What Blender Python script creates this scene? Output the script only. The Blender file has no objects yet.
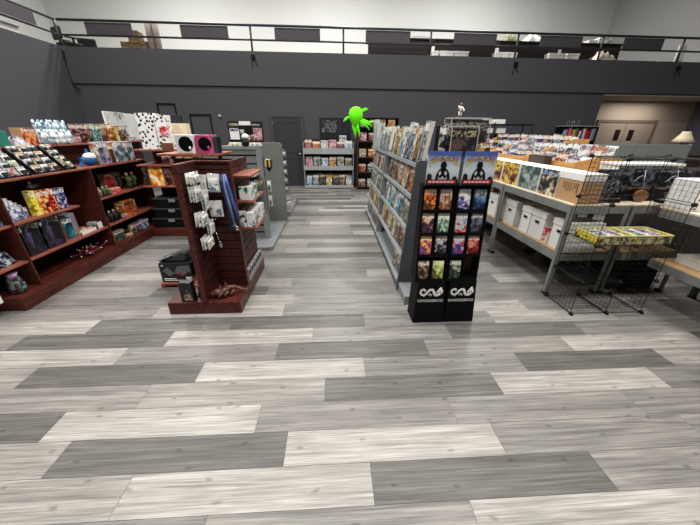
import bpy, math, random
from mathutils import Matrix, Vector, Euler
random.seed(7)
SC = bpy.context.scene
COL = SC.collection
R = math.radians

# ---------------------------------------------------------------- camera
CAMH = 1.65
FPX = 292.0
def cam_axes(yaw, pitch, roll):
    cy, sy_ = math.cos(yaw), math.sin(yaw)
    f = Vector((-sy_, cy, 0)); r = Vector((cy, sy_, 0)); u = Vector((0, 0, 1))
    cp, sp = math.cos(pitch), math.sin(pitch)
    f2 = cp * f - sp * u; u2 = sp * f + cp * u
    cr, sr = math.cos(roll), math.sin(roll)
    return cr * r + sr * u2, -sr * r + cr * u2, f2
CR, CU, CF = cam_axes(R(-3.39), R(24.28), R(0.615))
cam = bpy.data.cameras.new('camera')
cam.sensor_fit = 'HORIZONTAL'; cam.sensor_width = 36.0
cam.lens = FPX / 700.0 * 36.0
cam.clip_start = 0.05; cam.clip_end = 100
camo = bpy.data.objects.new('camera', cam); COL.objects.link(camo)
camo.matrix_world = Matrix(((CR.x, CU.x, -CF.x, 0), (CR.y, CU.y, -CF.y, 0), (CR.z, CU.z, -CF.z, CAMH), (0, 0, 0, 1)))
SC.camera = camo

# ---------------------------------------------------------------- light and exposure
SC.view_settings.view_transform = 'Standard'
SC.view_settings.look = 'None'
SC.view_settings.gamma = 1.0
SC.view_settings.use_curve_mapping = False
SC.view_settings.exposure = 0.0
wd = bpy.data.worlds.new('world'); SC.world = wd; wd.use_nodes = True
wd.node_tree.nodes['Background'].inputs[0].default_value = (0.95, 0.97, 1.0, 1)
wd.node_tree.nodes['Background'].inputs[1].default_value = 0.03
def area(name, loc, size, energy, col=(1, 0.975, 0.94), rot=(0, 0, 0)):
    l = bpy.data.lights.new(name, 'AREA'); l.shape = 'RECTANGLE'; l.size, l.size_y = size
    l.energy = energy; l.color = col
    o = bpy.data.objects.new(name, l); COL.objects.link(o); o.location = loc; o.rotation_euler = rot
    return o
for lx, le in ((-4.3, 280), (-0.5, 200), (3.3, 250)):
    for ly, lk in ((-0.6, 1.3), (3.0, 0.78), (6.4, 0.66)):
        area('ceiling_lamp', (lx, ly, 7.6), (1.4, 0.5), le * lk)
for lx in (-6, 0, 6):
    area('mezzanine_lamp', (lx, 12.2, 8.0), (1.4, 0.5), 480, (1, 0.985, 0.95))
area('alcove_lamp', (10.6, 10.4, 2.66), (1.6, 0.6), 45, (1, 0.92, 0.82))

# ---------------------------------------------------------------- photo geometry helpers (points on real planes)
C0 = Vector((0, 0, CAMH))
def _lin(col, P, ax):
    # projection is linear in one unknown coordinate: returns value of that coordinate so that the point lands in the column/row
    kind, px = col
    A = CR if kind == 'x' else -CU
    k = (px - 350.0) / FPX if kind == 'x' else (px - 262.5) / FPX
    P = Vector(P); P[ax] = 0
    d = P - C0
    n = A - k * CF
    return -(n.dot(d)) / n[ax]
def sx(px, y, z): return _lin(('x', px), (0, y, z), 0)
def sy(px, x, z): return _lin(('x', px), (x, 0, z), 1)
def sz(py, x, y): return _lin(('y', py), (x, y, 0), 2)
def ray(px, py):
    return CR * ((px - 350.0) / FPX) - CU * ((py - 262.5) / FPX) + CF
def onz(px, py, z=0.0):
    d = ray(px, py); return C0 + d * ((z - CAMH) / d.z)
def ony(px, py, y):
    d = ray(px, py); return C0 + d * (y / d.y)
def onx(px, py, x):
    d = ray(px, py); return C0 + d * (x / d.x)

# ---------------------------------------------------------------- materials
MATS = {}
def lin(c):
    return tuple((v / 12.92 if v <= 0.04045 else ((v + 0.055) / 1.055) ** 2.4) for v in [q / 255.0 for q in c])
def new_mat(name):
    m = bpy.data.materials.new(name); m.use_nodes = True
    nt = m.node_tree; return m, nt, nt.nodes['Principled BSDF']
def mat(name, rgb=None, rough=0.5, metal=0.0, var=0.08, scale=9.0, spec=0.4, alpha=1.0, trans=0.0):
    """plain procedural paint: base colour with a little mottling"""
    if name in MATS: return MATS[name]
    m, nt, b = new_mat(name)
    c = lin(rgb)
    tc = nt.nodes.new('ShaderNodeTexCoord'); nz = nt.nodes.new('ShaderNodeTexNoise')
    nz.inputs['Scale'].default_value = scale; nz.inputs['Detail'].default_value = 3
    nt.links.new(tc.outputs['Object'], nz.inputs['Vector'])
    rp = nt.nodes.new('ShaderNodeValToRGB')
    rp.color_ramp.elements[0].position = 0.3; rp.color_ramp.elements[1].position = 0.7
    rp.color_ramp.elements[0].color = (*[max(0, v * (1 - var)) for v in c], 1)
    rp.color_ramp.elements[1].color = (*[min(1, v * (1 + var)) for v in c], 1)
    nt.links.new(nz.outputs['Fac'], rp.inputs['Fac']); nt.links.new(rp.outputs['Color'], b.inputs['Base Color'])
    b.inputs['Roughness'].default_value = rough; b.inputs['Metallic'].default_value = metal
    b.inputs['Specular IOR Level'].default_value = spec
    if alpha < 1: b.inputs['Alpha'].default_value = alpha
    if trans: b.inputs['Transmission Weight'].default_value = trans
    MATS[name] = m; return m
def wood(name, c0, c1, rough=0.4, axis='Y', scale=6.0, spec=0.4):
    if name in MATS: return MATS[name]
    m, nt, b = new_mat(name)
    tc = nt.nodes.new('ShaderNodeTexCoord'); mp = nt.nodes.new('ShaderNodeMapping')
    s = {'X': (0.12, 1, 1), 'Y': (1, 0.12, 1), 'Z': (1, 1, 0.12)}[axis]
    mp.inputs['Scale'].default_value = [v * scale * 3 for v in s]
    nz = nt.nodes.new('ShaderNodeTexNoise'); nz.inputs['Scale'].default_value = 2.0; nz.inputs['Detail'].default_value = 5
    rp = nt.nodes.new('ShaderNodeValToRGB')
    rp.color_ramp.elements[0].position = 0.32; rp.color_ramp.elements[1].position = 0.68
    rp.color_ramp.elements[0].color = (*lin(c0), 1); rp.color_ramp.elements[1].color = (*lin(c1), 1)
    L = nt.links.new
    L(tc.outputs['Object'], mp.inputs['Vector']); L(mp.outputs['Vector'], nz.inputs['Vector'])
    L(nz.outputs['Fac'], rp.inputs['Fac']); L(rp.outputs['Color'], b.inputs['Base Color'])
    b.inputs['Roughness'].default_value = rough; b.inputs['Specular IOR Level'].default_value = spec
    MATS[name] = m; return m
def art(name, cols, title=(235, 235, 225), scale=24.0, rough=0.38, band=(0.76, 0.94), stretch=(1, 1, 1), tthr=0.5, grad=0.0):
    """printed cover art: blotches of the cover's inks and a broken strip of title lettering"""
    if name in MATS: return MATS[name]
    m, nt, b = new_mat(name); L = nt.links.new; N = nt.nodes.new
    tc = N('ShaderNodeTexCoord'); oi = N('ShaderNodeObjectInfo')
    mul = N('ShaderNodeMath'); mul.operation = 'MULTIPLY'; mul.inputs[1].default_value = 37.0
    L(oi.outputs['Random'], mul.inputs[0])
    mp = N('ShaderNodeMapping'); mp.inputs['Scale'].default_value = stretch
    L(tc.outputs['Object'], mp.inputs['Vector']); 
    cb = N('ShaderNodeCombineXYZ'); L(mul.outputs[0], cb.inputs[0]); L(mul.outputs[0], cb.inputs[2]); L(cb.outputs[0], mp.inputs['Location'])
    nz = N('ShaderNodeTexNoise'); nz.inputs['Scale'].default_value = scale; nz.inputs['Detail'].default_value = 6; nz.inputs['Distortion'].default_value = 1.0
    L(mp.outputs[0], nz.inputs['Vector'])
    rp = N('ShaderNodeValToRGB'); el = rp.color_ramp.elements
    n = len(cols)
    while len(el) < n: el.new(0.5)
    for i, c in enumerate(cols):
        el[i].position = 0.39 + 0.23 * i / max(1, n - 1); el[i].color = (*lin(c), 1)
    vo = N('ShaderNodeTexVoronoi'); vo.inputs['Scale'].default_value = scale * 0.9; L(mp.outputs[0], vo.inputs['Vector'])
    vs = N('ShaderNodeSeparateColor'); L(vo.outputs['Color'], vs.inputs[0])
    vm = N('ShaderNodeMath'); vm.operation = 'MULTIPLY_ADD'; vm.inputs[1].default_value = 0.24; vm.inputs[2].default_value = -0.12; L(vs.outputs[0], vm.inputs[0])
    va = N('ShaderNodeMath'); va.operation = 'ADD'; L(nz.outputs['Fac'], va.inputs[0]); L(vm.outputs[0], va.inputs[1])
    sp = N('ShaderNodeSeparateXYZ'); L(tc.outputs['Generated'], sp.inputs[0])
    gr = N('ShaderNodeMath'); gr.operation = 'MULTIPLY_ADD'; gr.inputs[1].default_value = grad; gr.inputs[2].default_value = -0.5 * grad; L(sp.outputs['Z'], gr.inputs[0])
    gs = N('ShaderNodeMath'); gs.operation = 'ADD'; L(va.outputs[0], gs.inputs[0]); L(gr.outputs[0], gs.inputs[1])
    L(gs.outputs[0], rp.inputs['Fac'])
    a = N('ShaderNodeMath'); a.operation = 'GREATER_THAN'; a.inputs[1].default_value = band[0]; L(sp.outputs['Z'], a.inputs[0])
    a2 = N('ShaderNodeMath'); a2.operation = 'LESS_THAN'; a2.inputs[1].default_value = band[1]; L(sp.outputs['Z'], a2.inputs[0])
    n2 = N('ShaderNodeTexNoise'); n2.inputs['Scale'].default_value = scale * 4; L(mp.outputs[0], n2.inputs['Vector'])
    a3 = N('ShaderNodeMath'); a3.operation = 'GREATER_THAN'; a3.inputs[1].default_value = tthr; L(n2.outputs['Fac'], a3.inputs[0])
    m1 = N('ShaderNodeMath'); m1.operation = 'MULTIPLY'; L(a.outputs[0], m1.inputs[0]); L(a2.outputs[0], m1.inputs[1])
    m2 = N('ShaderNodeMath'); m2.operation = 'MULTIPLY'; L(m1.outputs[0], m2.inputs[0]); L(a3.outputs[0], m2.inputs[1])
    mx = N('ShaderNodeMix'); mx.data_type = 'RGBA'
    L(m2.outputs[0], mx.inputs['Factor']); L(rp.outputs['Color'], mx.inputs['A']); mx.inputs['B'].default_value = (*lin(title), 1)
    L(mx.outputs['Result'], b.inputs['Base Color'])
    b.inputs['Roughness'].default_value = rough
    MATS[name] = m; return m
PAL = {
 'teal': [(20, 60, 66), (70, 140, 145), (180, 200, 190)], 'navy blue': [(20, 26, 50), (50, 70, 120), (150, 160, 180)],
 'crimson': [(70, 12, 18), (160, 40, 40), (210, 160, 130)], 'orange': [(110, 50, 20), (210, 120, 50), (235, 200, 140)],
 'yellow': [(120, 95, 25), (215, 185, 70), (240, 232, 190)], 'olive': [(50, 50, 30), (120, 115, 75), (190, 185, 150)],
 'grey': [(60, 62, 66), (130, 132, 136), (205, 206, 208)], 'white': [(130, 130, 135), (215, 215, 215), (240, 240, 238)],
 'black': [(12, 12, 14), (40, 40, 46), (130, 126, 120)], 'purple': [(48, 28, 66), (120, 80, 140), (205, 185, 205)],
 'pink': [(130, 60, 80), (214, 140, 160), (240, 215, 215)], 'brown': [(50, 32, 24), (120, 82, 58), (190, 160, 130)],
 'sky blue': [(60, 100, 140), (130, 175, 205), (225, 232, 236)], 'green': [(24, 50, 28), (80, 130, 70), (190, 200, 150)],
 'cream': [(120, 105, 85), (205, 192, 165), (236, 228, 208)], 'maroon': [(40, 14, 18), (100, 40, 46), (180, 140, 130)],
}
TITLE = {'white': (40, 40, 60), 'cream': (150, 40, 30), 'yellow': (160, 30, 30), 'grey': (240, 240, 240), 'black': (220, 190, 90), 'pink': (90, 30, 60)}
PAL = {k: [tuple(0.86 * v for v in c) for c in cs] for k, cs in PAL.items()}
def cover(p): return art('cover_' + p.replace(' ', '_'), PAL[p], TITLE.get(p, (238, 234, 220)), grad=0.14)

M_MAHOG = wood('mahogany_laminate', (56, 25, 21), (92, 42, 35), 0.38, spec=0.25)
M_MAHOGX = wood('mahogany_laminate_cross', (56, 25, 21), (92, 42, 35), 0.38, 'X', spec=0.25)
M_SHELFWOOD = wood('reddish_shelf_wood', (116, 60, 48), (156, 92, 74), 0.4)
M_GROOVE = mat('dark_slat_groove', (20, 16, 15), 0.6)  # backing seen in the grooves, coloured darker than the slats
M_GROOVEG = mat('dark_grey_slat_groove', (26, 27, 27), 0.7, spec=0.1)  # same darker groove backing for the grey slatwall
M_MAHDARK = wood('mahogany_slat', (46, 20, 17), (74, 33, 27), 0.5, spec=0.25)
M_GREYSLAT = mat('grey_laminate', (104, 106, 102), 0.5)
M_GREYMETAL = mat('grey_painted_steel', (120, 124, 126), 0.4)
M_DARKGREY = mat('charcoal_painted_steel', (70, 73, 76), 0.45, spec=0.25)
M_LIP = mat('light_steel_lip', (150, 154, 156), 0.35)
M_BLACK = mat('black_plastic', (12, 12, 13), 0.5, spec=0.2)
M_CARDBLACK = mat('black_cardboard', (9, 9, 10), 0.6, var=0.05, spec=0.12)
M_WHITE = mat('white_paper', (226, 226, 222), 0.7, var=0.03)
M_CREAM = mat('cream_paper', (222, 206, 176), 0.7)
M_PAGES = mat('book_pages', (205, 200, 188), 0.8)
M_CARD = mat('brown_cardboard', (176, 138, 98), 0.75, scale=20)
M_PLY = wood('light_plywood', (196, 158, 106), (222, 188, 138), 0.5)
M_CHIP = mat('chipboard', (152, 128, 100), 0.7, scale=40, var=0.2)
M_GALV = mat('grey_angle_steel', (128, 130, 128), 0.4, metal=0.2)
M_WIRE = mat('black_wire', (14, 14, 15), 0.4)
M_CLEAR = mat('clear_plastic', (96, 100, 104), 0.1, alpha=0.06, spec=0.3)
M_CHROME = mat('chrome_steel', (190, 192, 196), 0.25, metal=0.9)

# ---------------------------------------------------------------- mesh building
class MB:
    def __init__(s): s.v = []; s.f = []; s.m = []; s.smooth = []
    def face(s, idx, m=0, sm=False): s.f.append(tuple(idx)); s.m.append(m); s.smooth.append(sm)
    def box(s, x0, x1, y0, y1, z0, z1, m=0, fm=None, M=None):
        """fm: dict of face keys -x +x -y +y -z +z to material slots"""
        if x0 > x1: x0, x1 = x1, x0
        if y0 > y1: y0, y1 = y1, y0
        if z0 > z1: z0, z1 = z1, z0
        n = len(s.v)
        ps = [(x0, y0, z0), (x1, y0, z0), (x1, y1, z0), (x0, y1, z0), (x0, y0, z1), (x1, y0, z1), (x1, y1, z1), (x0, y1, z1)]
        s.v += [tuple(M @ Vector(p)) for p in ps] if M else ps
        for k, q in (('-z', (0, 3, 2, 1)), ('+z', (4, 5, 6, 7)), ('-y', (0, 1, 5, 4)), ('+x', (1, 2, 6, 5)), ('+y', (2, 3, 7, 6)), ('-x', (3, 0, 4, 7))):
            s.face([n + i for i in q], (fm or {}).get(k, m))
        return s
    def cyl(s, p0, p1, r0, r1=None, n=10, m=0, caps=True, sm=True):
        r1 = r0 if r1 is None else r1
        p0, p1 = Vector(p0), Vector(p1); d = (p1 - p0).normalized()
        a = d.orthogonal().normalized(); b = d.cross(a); k = len(s.v)
        for p, r in ((p0, r0), (p1, r1)):
            for i in range(n):
                t = 2 * math.pi * i / n; s.v.append(tuple(p + a * (r * math.cos(t)) + b * (r * math.sin(t))))
        for i in range(n):
            j = (i + 1) % n; s.face((k + i, k + j, k + n + j, k + n + i), m, sm)
        if caps:
            s.face([k + i for i in range(n)][::-1], m); s.face([k + n + i for i in range(n)], m)
        return s
    def tube(s, pts, r, n=8, m=0, r_end=None, flat=1.0):
        pts = [Vector(p) for p in pts]; k = len(s.v); N = len(pts); a = None
        for i, p in enumerate(pts):
            d = (pts[min(i + 1, N - 1)] - pts[max(i - 1, 0)]).normalized()
            if a is None: a = d.orthogonal().normalized()
            else: a = (a - d * a.dot(d)).normalized()
            b = d.cross(a)
            rr = r if r_end is None else r + (r_end - r) * i / (N - 1)
            for j in range(n):
                t = 2 * math.pi * j / n; s.v.append(tuple(p + a * (rr * math.cos(t)) + b * (rr * flat * math.sin(t))))
        for i in range(N - 1):
            for j in range(n):
                q = (j + 1) % n; s.face((k + i * n + j, k + i * n + q, k + (i + 1) * n + q, k + (i + 1) * n + j), m, True)
        s.face([k + j for j in range(n)][::-1], m); s.face([k + (N - 1) * n + j for j in range(n)], m)
        return s
    def lathe(s, prof, c=(0, 0, 0), n=16, m=0):
        k = len(s.v)
        for r, z in prof:
            for i in range(n):
                t = 2 * math.pi * i / n; s.v.append((c[0] + r * math.cos(t), c[1] + r * math.sin(t), c[2] + z))
        for a in range(len(prof) - 1):
            for i in range(n):
                j = (i + 1) % n; s.face((k + a * n + i, k + a * n + j, k + (a + 1) * n + j, k + (a + 1) * n + i), m, True)
        s.face([k + i for i in range(n)][::-1], m); q = k + (len(prof) - 1) * n; s.face([q + i for i in range(n)], m)
        return s
    def ball(s, c, r, m=0, seg=12, rings=8, wob=0.0):
        rx, ry, rz = (r, r, r) if not isinstance(r, tuple) else r
        k = len(s.v)
        for a in range(rings + 1):
            th = math.pi * a / rings
            for i in range(seg):
                t = 2 * math.pi * i / seg; w = 1 + wob * (random.random() - 0.5)
                s.v.append((c[0] + rx * w * math.sin(th) * math.cos(t), c[1] + ry * w * math.sin(th) * math.sin(t), c[2] + rz * w * math.cos(th)))
        for a in range(rings):
            for i in range(seg):
                j = (i + 1) % seg; s.face((k + a * seg + i, k + (a + 1) * seg + i, k + (a + 1) * seg + j, k + a * seg + j), m, True)
        return s
    def prism(s, poly, axis, a, b, m=0):
        """poly: 2D outline; axis 'x' -> (y,z), 'y' -> (x,z), 'z' -> (x,y); extruded from a to b"""
        mk = {'x': lambda u, v, t: (t, u, v), 'y': lambda u, v, t: (u, t, v), 'z': lambda u, v, t: (u, v, t)}[axis]
        k = len(s.v); n = len(poly)
        s.v += [mk(u, v, a) for u, v in poly] + [mk(u, v, b) for u, v in poly]
        s.face(list(range(k, k + n))[::-1], m); s.face(range(k + n, k + 2 * n), m)
        for i in range(n):
            j = (i + 1) % n; s.face((k + i, k + j, k + n + j, k + n + i), m)
        return s
    def mesh(s, name, mats, origin=(0, 0, 0)):
        me = bpy.data.meshes.new(name); o = Vector(origin)
        me.from_pydata([tuple(Vector(p) - o) for p in s.v], [], s.f)
        for m_ in (mats if isinstance(mats, (list, tuple)) else [mats]): me.materials.append(m_)
        me.polygons.foreach_set('material_index', s.m); me.polygons.foreach_set('use_smooth', s.smooth)
        import bmesh
        bm = bmesh.new(); bm.from_mesh(me); bmesh.ops.recalc_face_normals(bm, faces=bm.faces); bm.to_mesh(me); bm.free()
        me.update(); return me

def link(name, me, parent=None, loc=(0, 0, 0), rot=(0, 0, 0)):
    o = bpy.data.objects.new(name, me); COL.objects.link(o)
    o.location = loc; o.rotation_euler = rot
    if parent: o.parent = parent
    return o
def tag(o, label, cat, group=None):
    o['label'] = label; o['category'] = cat
    if group: o['group'] = group
    return o
def thing(name, label, cat, loc, group=None, rot=(0, 0, 0)):
    o = bpy.data.objects.new(name, None); o.empty_display_size = 0.05; COL.objects.link(o)
    o.location = loc; o.rotation_euler = rot
    return tag(o, label, cat, group)
def part(name, mb, mats, par, bevel=0, label=None):
    """a part whose vertices are given in world coordinates, under a thing standing at par.location (or a part at its thing's origin)"""
    root = par
    while root.parent: root = root.parent
    o = link(name, mb.mesh(name, mats, root.location), par)
    if bevel: bev(o, bevel)
    if label: o['label'] = label
    return o
def lpart(name, mb, mats, par, bevel=0, label=None):
    """a part in the thing's own coordinates"""
    o = link(name, mb.mesh(name, mats), par)
    if bevel: bev(o, bevel)
    if label: o['label'] = label
    return o
def bev(o, w, seg=2):
    b = o.modifiers.new('bevel', 'BEVEL'); b.width = w; b.segments = seg; b.limit_method = 'ANGLE'
def solo(name, mb, mats, label, cat, base, group=None, bevel=0, rot=(0, 0, 0)):
    o = link(name, mb.mesh(name, mats, base), None, base, rot)
    if bevel: bev(o, bevel)
    return tag(o, label, cat, group)
def struct(name, mb, mats):
    o = link(name, mb.mesh(name, mats)); o['kind'] = 'structure'; return o
def copy_tree(o, parent=None):
    c = o.copy(); COL.objects.link(c)
    if parent: c.parent = parent
    for ch in list(o.children): copy_tree(ch, c)
    return c
ORD = ['first', 'second', 'third', 'fourth', 'fifth', 'sixth', 'seventh', 'eighth', 'ninth', 'tenth', 'eleventh', 'twelfth', 'thirteenth', 'fourteenth',
       'fifteenth', 'sixteenth', 'seventeenth', 'eighteenth', 'nineteenth', 'twentieth']
def text_mesh(s, size, align='CENTER'):
    cu = bpy.data.curves.new('lettering', 'FONT'); cu.body = s; cu.size = size; cu.align_x = align; cu.align_y = 'CENTER'; cu.extrude = 0.0006
    o = bpy.data.objects.new('lettering_tmp', cu); COL.objects.link(o)
    dg = bpy.context.evaluated_depsgraph_get()
    me = bpy.data.meshes.new_from_object(o.evaluated_get(dg)); bpy.data.objects.remove(o); return me
def add_text(mb, s, size, M, m=0, sxy=(1, 1)):
    me = text_mesh(s, size); k = len(mb.v)
    for v in me.vertices: mb.v.append(tuple(M @ Vector((v.co.x * sxy[0], v.co.y * sxy[1], v.co.z))))
    for p in me.polygons: mb.face([k + i for i in p.vertices], m)
    bpy.data.meshes.remove(me)
FACE_Y = Matrix(((1, 0, 0), (0, 0, -1), (0, 1, 0))).to_4x4()      # text plane turned to face -y
def at(x, y, z): return Matrix.Translation((x, y, z)) @ FACE_Y

# ================================================================ SETTING
XL, XR, YB, ZF, ZP = -7.05, 13.0, 9.74, 2.75, 3.59
M_WALL = mat('charcoal_wall_paint', (70, 69, 74), 0.75, var=0.03, scale=1.2, spec=0.25)
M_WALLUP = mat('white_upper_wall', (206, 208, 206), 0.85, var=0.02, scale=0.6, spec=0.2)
M_WALLSHADE = mat('shaded_upper_wall', (158, 158, 158), 0.85, var=0.02, scale=0.6, spec=0.2)  # upper side wall: its shade is put into a greyer colour
M_BEIGE = mat('beige_wall', (150, 138, 126), 0.8, var=0.04, scale=1.0)
M_DOOR = mat('charcoal_door_paint', (46, 46, 51), 0.5, var=0.03)
M_FRAME = mat('door_frame_paint', (62, 62, 67), 0.5, var=0.03)

def floor_mat():
    m, nt, b = new_mat('vinyl_plank_floor'); L = nt.links.new; N = nt.nodes.new
    at_ = N('ShaderNodeAttribute'); at_.attribute_name = 'tone'
    sp = N('ShaderNodeSeparateColor'); L(at_.outputs['Color'], sp.inputs[0])
    tc = N('ShaderNodeTexCoord')
    off = N('ShaderNodeCombineXYZ'); mu = N('ShaderNodeMath'); mu.operation = 'MULTIPLY'; mu.inputs[1].default_value = 60
    L(sp.outputs['Green'], mu.inputs[0]); L(mu.outputs[0], off.inputs[0]); L(mu.outputs[0], off.inputs[1])
    ad = N('ShaderNodeVectorMath'); ad.operation = 'ADD'; L(tc.outputs['Object'], ad.inputs[0]); L(off.outputs[0], ad.inputs[1])
    def noise(scale3, detail, dist=0.0):
        mp = N('ShaderNodeMapping'); mp.inputs['Scale'].default_value = scale3; L(ad.outputs[0], mp.inputs['Vector'])
        n = N('ShaderNodeTexNoise'); n.inputs['Scale'].default_value = 1; n.inputs['Detail'].default_value = detail; n.inputs['Distortion'].default_value = dist
        L(mp.outputs[0], n.inputs['Vector']); return n.outputs['Fac']
    fine = noise((4, 170, 1), 6, 0.3); mid = noise((1.1, 34, 1), 6, 0.9); blot = noise((2.5, 7, 1), 3, 0.6)
    # knots: sparse stretched cells
    mp = N('ShaderNodeMapping'); mp.inputs['Scale'].default_value = (2.6, 5.6, 1); 
    wb = N('ShaderNodeTexNoise'); wb.inputs['Scale'].default_value = 9; L(ad.outputs[0], wb.inputs['Vector'])
    ws = N('ShaderNodeVectorMath'); ws.operation = 'SCALE'; ws.inputs['Scale'].default_value = 0.05; L(wb.outputs['Color'], ws.inputs[0])
    wa = N('ShaderNodeVectorMath'); wa.operation = 'ADD'; L(ad.outputs[0], wa.inputs[0]); L(ws.outputs[0], wa.inputs[1]); L(wa.outputs[0], mp.inputs['Vector'])
    vo = N('ShaderNodeTexVoronoi'); vo.voronoi_dimensions = '2D'; vo.inputs['Scale'].default_value = 1; L(mp.outputs[0], vo.inputs['Vector'])
    kr = N('ShaderNodeMapRange'); kr.inputs['From Min'].default_value = 0.015; kr.inputs['From Max'].default_value = 0.075
    L(vo.outputs['Distance'], kr.inputs['Value'])
    def mad(x, mulv, addv):
        q = N('ShaderNodeMath'); q.operation = 'MULTIPLY_ADD'; L(x, q.inputs[0]); q.inputs[1].default_value = mulv; q.inputs[2].default_value = addv; return q.outputs[0]
    def prod(a, c):
        q = N('ShaderNodeMath'); q.operation = 'MULTIPLY'; L(a, q.inputs[0]); L(c, q.inputs[1]); return q.outputs[0]
    g = prod(mad(fine, 1.5, 0.25), mad(mid, 1.8, 0.10)); g = prod(g, mad(blot, 0.5, 0.75)); g = prod(g, mad(kr.outputs[0], 0.42, 0.58))
    val = prod(g, sp.outputs['Red'])
    rp = N('ShaderNodeValToRGB'); e = rp.color_ramp.elements
    e[0].position = 0.0; e[0].color = (0.0, 0.0, 0.0, 1); e[1].position = 1.0; e[1].color = (1.0, 0.98, 0.94, 1)
    k = e.new(0.3); k.color = (0.298, 0.284, 0.260, 1)
    L(val, rp.inputs['Fac']); L(rp.outputs['Color'], b.inputs['Base Color'])
    b.inputs['Roughness'].default_value = 0.42; b.inputs['Specular IOR Level'].default_value = 0.28
    bp = N('ShaderNodeBump'); bp.inputs['Strength'].default_value = 0.12; bp.inputs['Distance'].default_value = 0.002
    L(g, bp.inputs['Height']); L(bp.outputs[0], b.inputs['Normal'])
    return m
def build_floor():
    D, MD, M, ML, LT = 0.10, 0.135, 0.175, 0.22, 0.275
    P, LEN, Y0 = 0.202, 1.245, 0.593
    known = {0: ([-0.608, 0.646], [MD, M, LT]), 1: ([-1.06, 0.18, 1.425], [ML, LT, D, M]), 2: ([-1.525, -0.29, 0.955], [ML, D, LT, M]),
             3: ([-1.715, -0.49, 0.755], [D, LT, M, M]), 4: ([-1.30, -0.077, 1.16, 2.40], [M, ML, D, LT, MD]),
             5: ([-2.23, -1.01, 0.22, 1.46, 2.66], [ML, D, LT, M, D, ML]), 6: ([-1.70, -0.477, 0.763, 1.99], [LT, M, D, M, LT]),
             7: ([-2.67, -1.43, -0.20, 1.03, 2.26], [M, D, LT, M, D, M]), 8: ([-2.2, -0.96, 0.28], [LT, MD, D, M])}
    mb = MB(); tones = []
    mb.face_q = None
    def quad(x0, x1, y0, y1, z, t):
        k = len(mb.v); mb.v += [(x0, y0, z), (x1, y0, z), (x1, y1, z), (x0, y1, z)]; mb.face((k, k + 1, k + 2, k + 3)); tones.append(t)
    rnd = random.Random(11)
    quad(XL, XR, -4, 12, -0.004, (0.12, 0.5))
    for r in range(-18, 56):
        y0 = Y0 + r * P; y1 = y0 + P
        if y0 > 11.2: break
        if r in known:
            js, ts = known[r]; js = list(js); ts = list(ts)
        else:
            js = [rnd.uniform(-0.6, 0.6)]; ts = [rnd.choice([D, MD, M, M, ML, LT]), rnd.choice([D, MD, M, ML, LT])]
        while js[0] > XL: js.insert(0, js[0] - LEN); ts.insert(0, rnd.choice([D, MD, M, M, ML, LT]))
        while js[-1] < XR: js.append(js[-1] + LEN); ts.append(rnd.choice([D, MD, M, M, ML, LT]))
        xs = [XL] + [j for j in js if XL < j < XR] + [XR]
        k0 = len([j for j in js if j <= XL])
        for i in range(len(xs) - 1):
            t = ts[min(len(ts) - 1, k0 + i)] * rnd.uniform(0.95, 1.05)
            quad(xs[i] + 0.001, xs[i + 1] - 0.001, y0 + 0.001, y1 - 0.001, 0.0, (t, rnd.random()))
    me = mb.mesh('floor', floor_mat())
    ca = me.color_attributes.new('tone', 'FLOAT_COLOR', 'CORNER')
    for p in me.polygons:
        for li in p.loop_indices: ca.data[li].color = (tones[p.index][0], tones[p.index][1], 0, 1)
    o = link('floor', me); o['kind'] = 'structure'
build_floor()
struct('wall_back', MB().box(XL, 8.25, YB, YB + 0.12, 0, ZF), M_WALL)
struct('trim_1', MB().box(XL, XR, YB - 0.05, YB + 0.15, ZF + 0.015, ZP).box(XL, XR, YB - 0.01, YB + 0.15, ZF - 0.01, ZF + 0.015), M_WALL)
struct('wall_left', MB().box(XL - 0.12, XL, -4, YB + 0.12, 0, ZP), M_WALL)
struct('floor_mezzanine', MB().box(XL - 5, XR, YB + 0.15, 16.4, ZP - 0.2, ZP - 0.08).box(XL - 5, XL - 0.12, -4, YB + 0.15, ZP - 0.2, ZP - 0.08), mat('mezzanine_floor_paint', (120, 112, 104), 0.8))
struct('wall_upper_back', MB().box(XL - 5, XR + 0.1, 16.3, 16.4, ZP - 0.2, 9.0), M_WALLUP)
struct('wall_upper_left', MB().box(XL - 5.1, XL - 5, -4, 16.4, ZP - 0.2, 9.0), M_WALLUP)
struct('wall_upper_right', MB().box(XR, XR + 0.1, -4, 16.3, ZF, 9.0), M_WALLSHADE)
struct('wall_right', MB().box(XR, XR + 0.1, -4, 11.2, 0, ZF), M_WALL)
struct('ceiling', MB().box(XL - 5, XR, -4, 16.4, 9.0, 9.1), mat('white_ceiling_deck', (190, 190, 190), 0.9))
struct('wall_alcove_back', MB().box(8.25, XR, 11.14, 11.24, 0, ZF), M_BEIGE)
struct('wall_alcove_side', MB().box(8.13, 8.25, YB + 0.121, 11.14, 0, ZF), M_BEIGE)
struct('ceiling_alcove', MB().box(8.25, XR, YB, 11.24, ZF - 0.05, ZF - 0.01), M_BEIGE)
struct('baseboard_back', MB().box(-0.82, 8.25, YB - 0.015, YB - 0.001, 0, 0.1).box(XL, -1.84, YB - 0.015, YB - 0.001, 0, 0.1), mat('black_vinyl_base', (28, 28, 30), 0.5))

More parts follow.
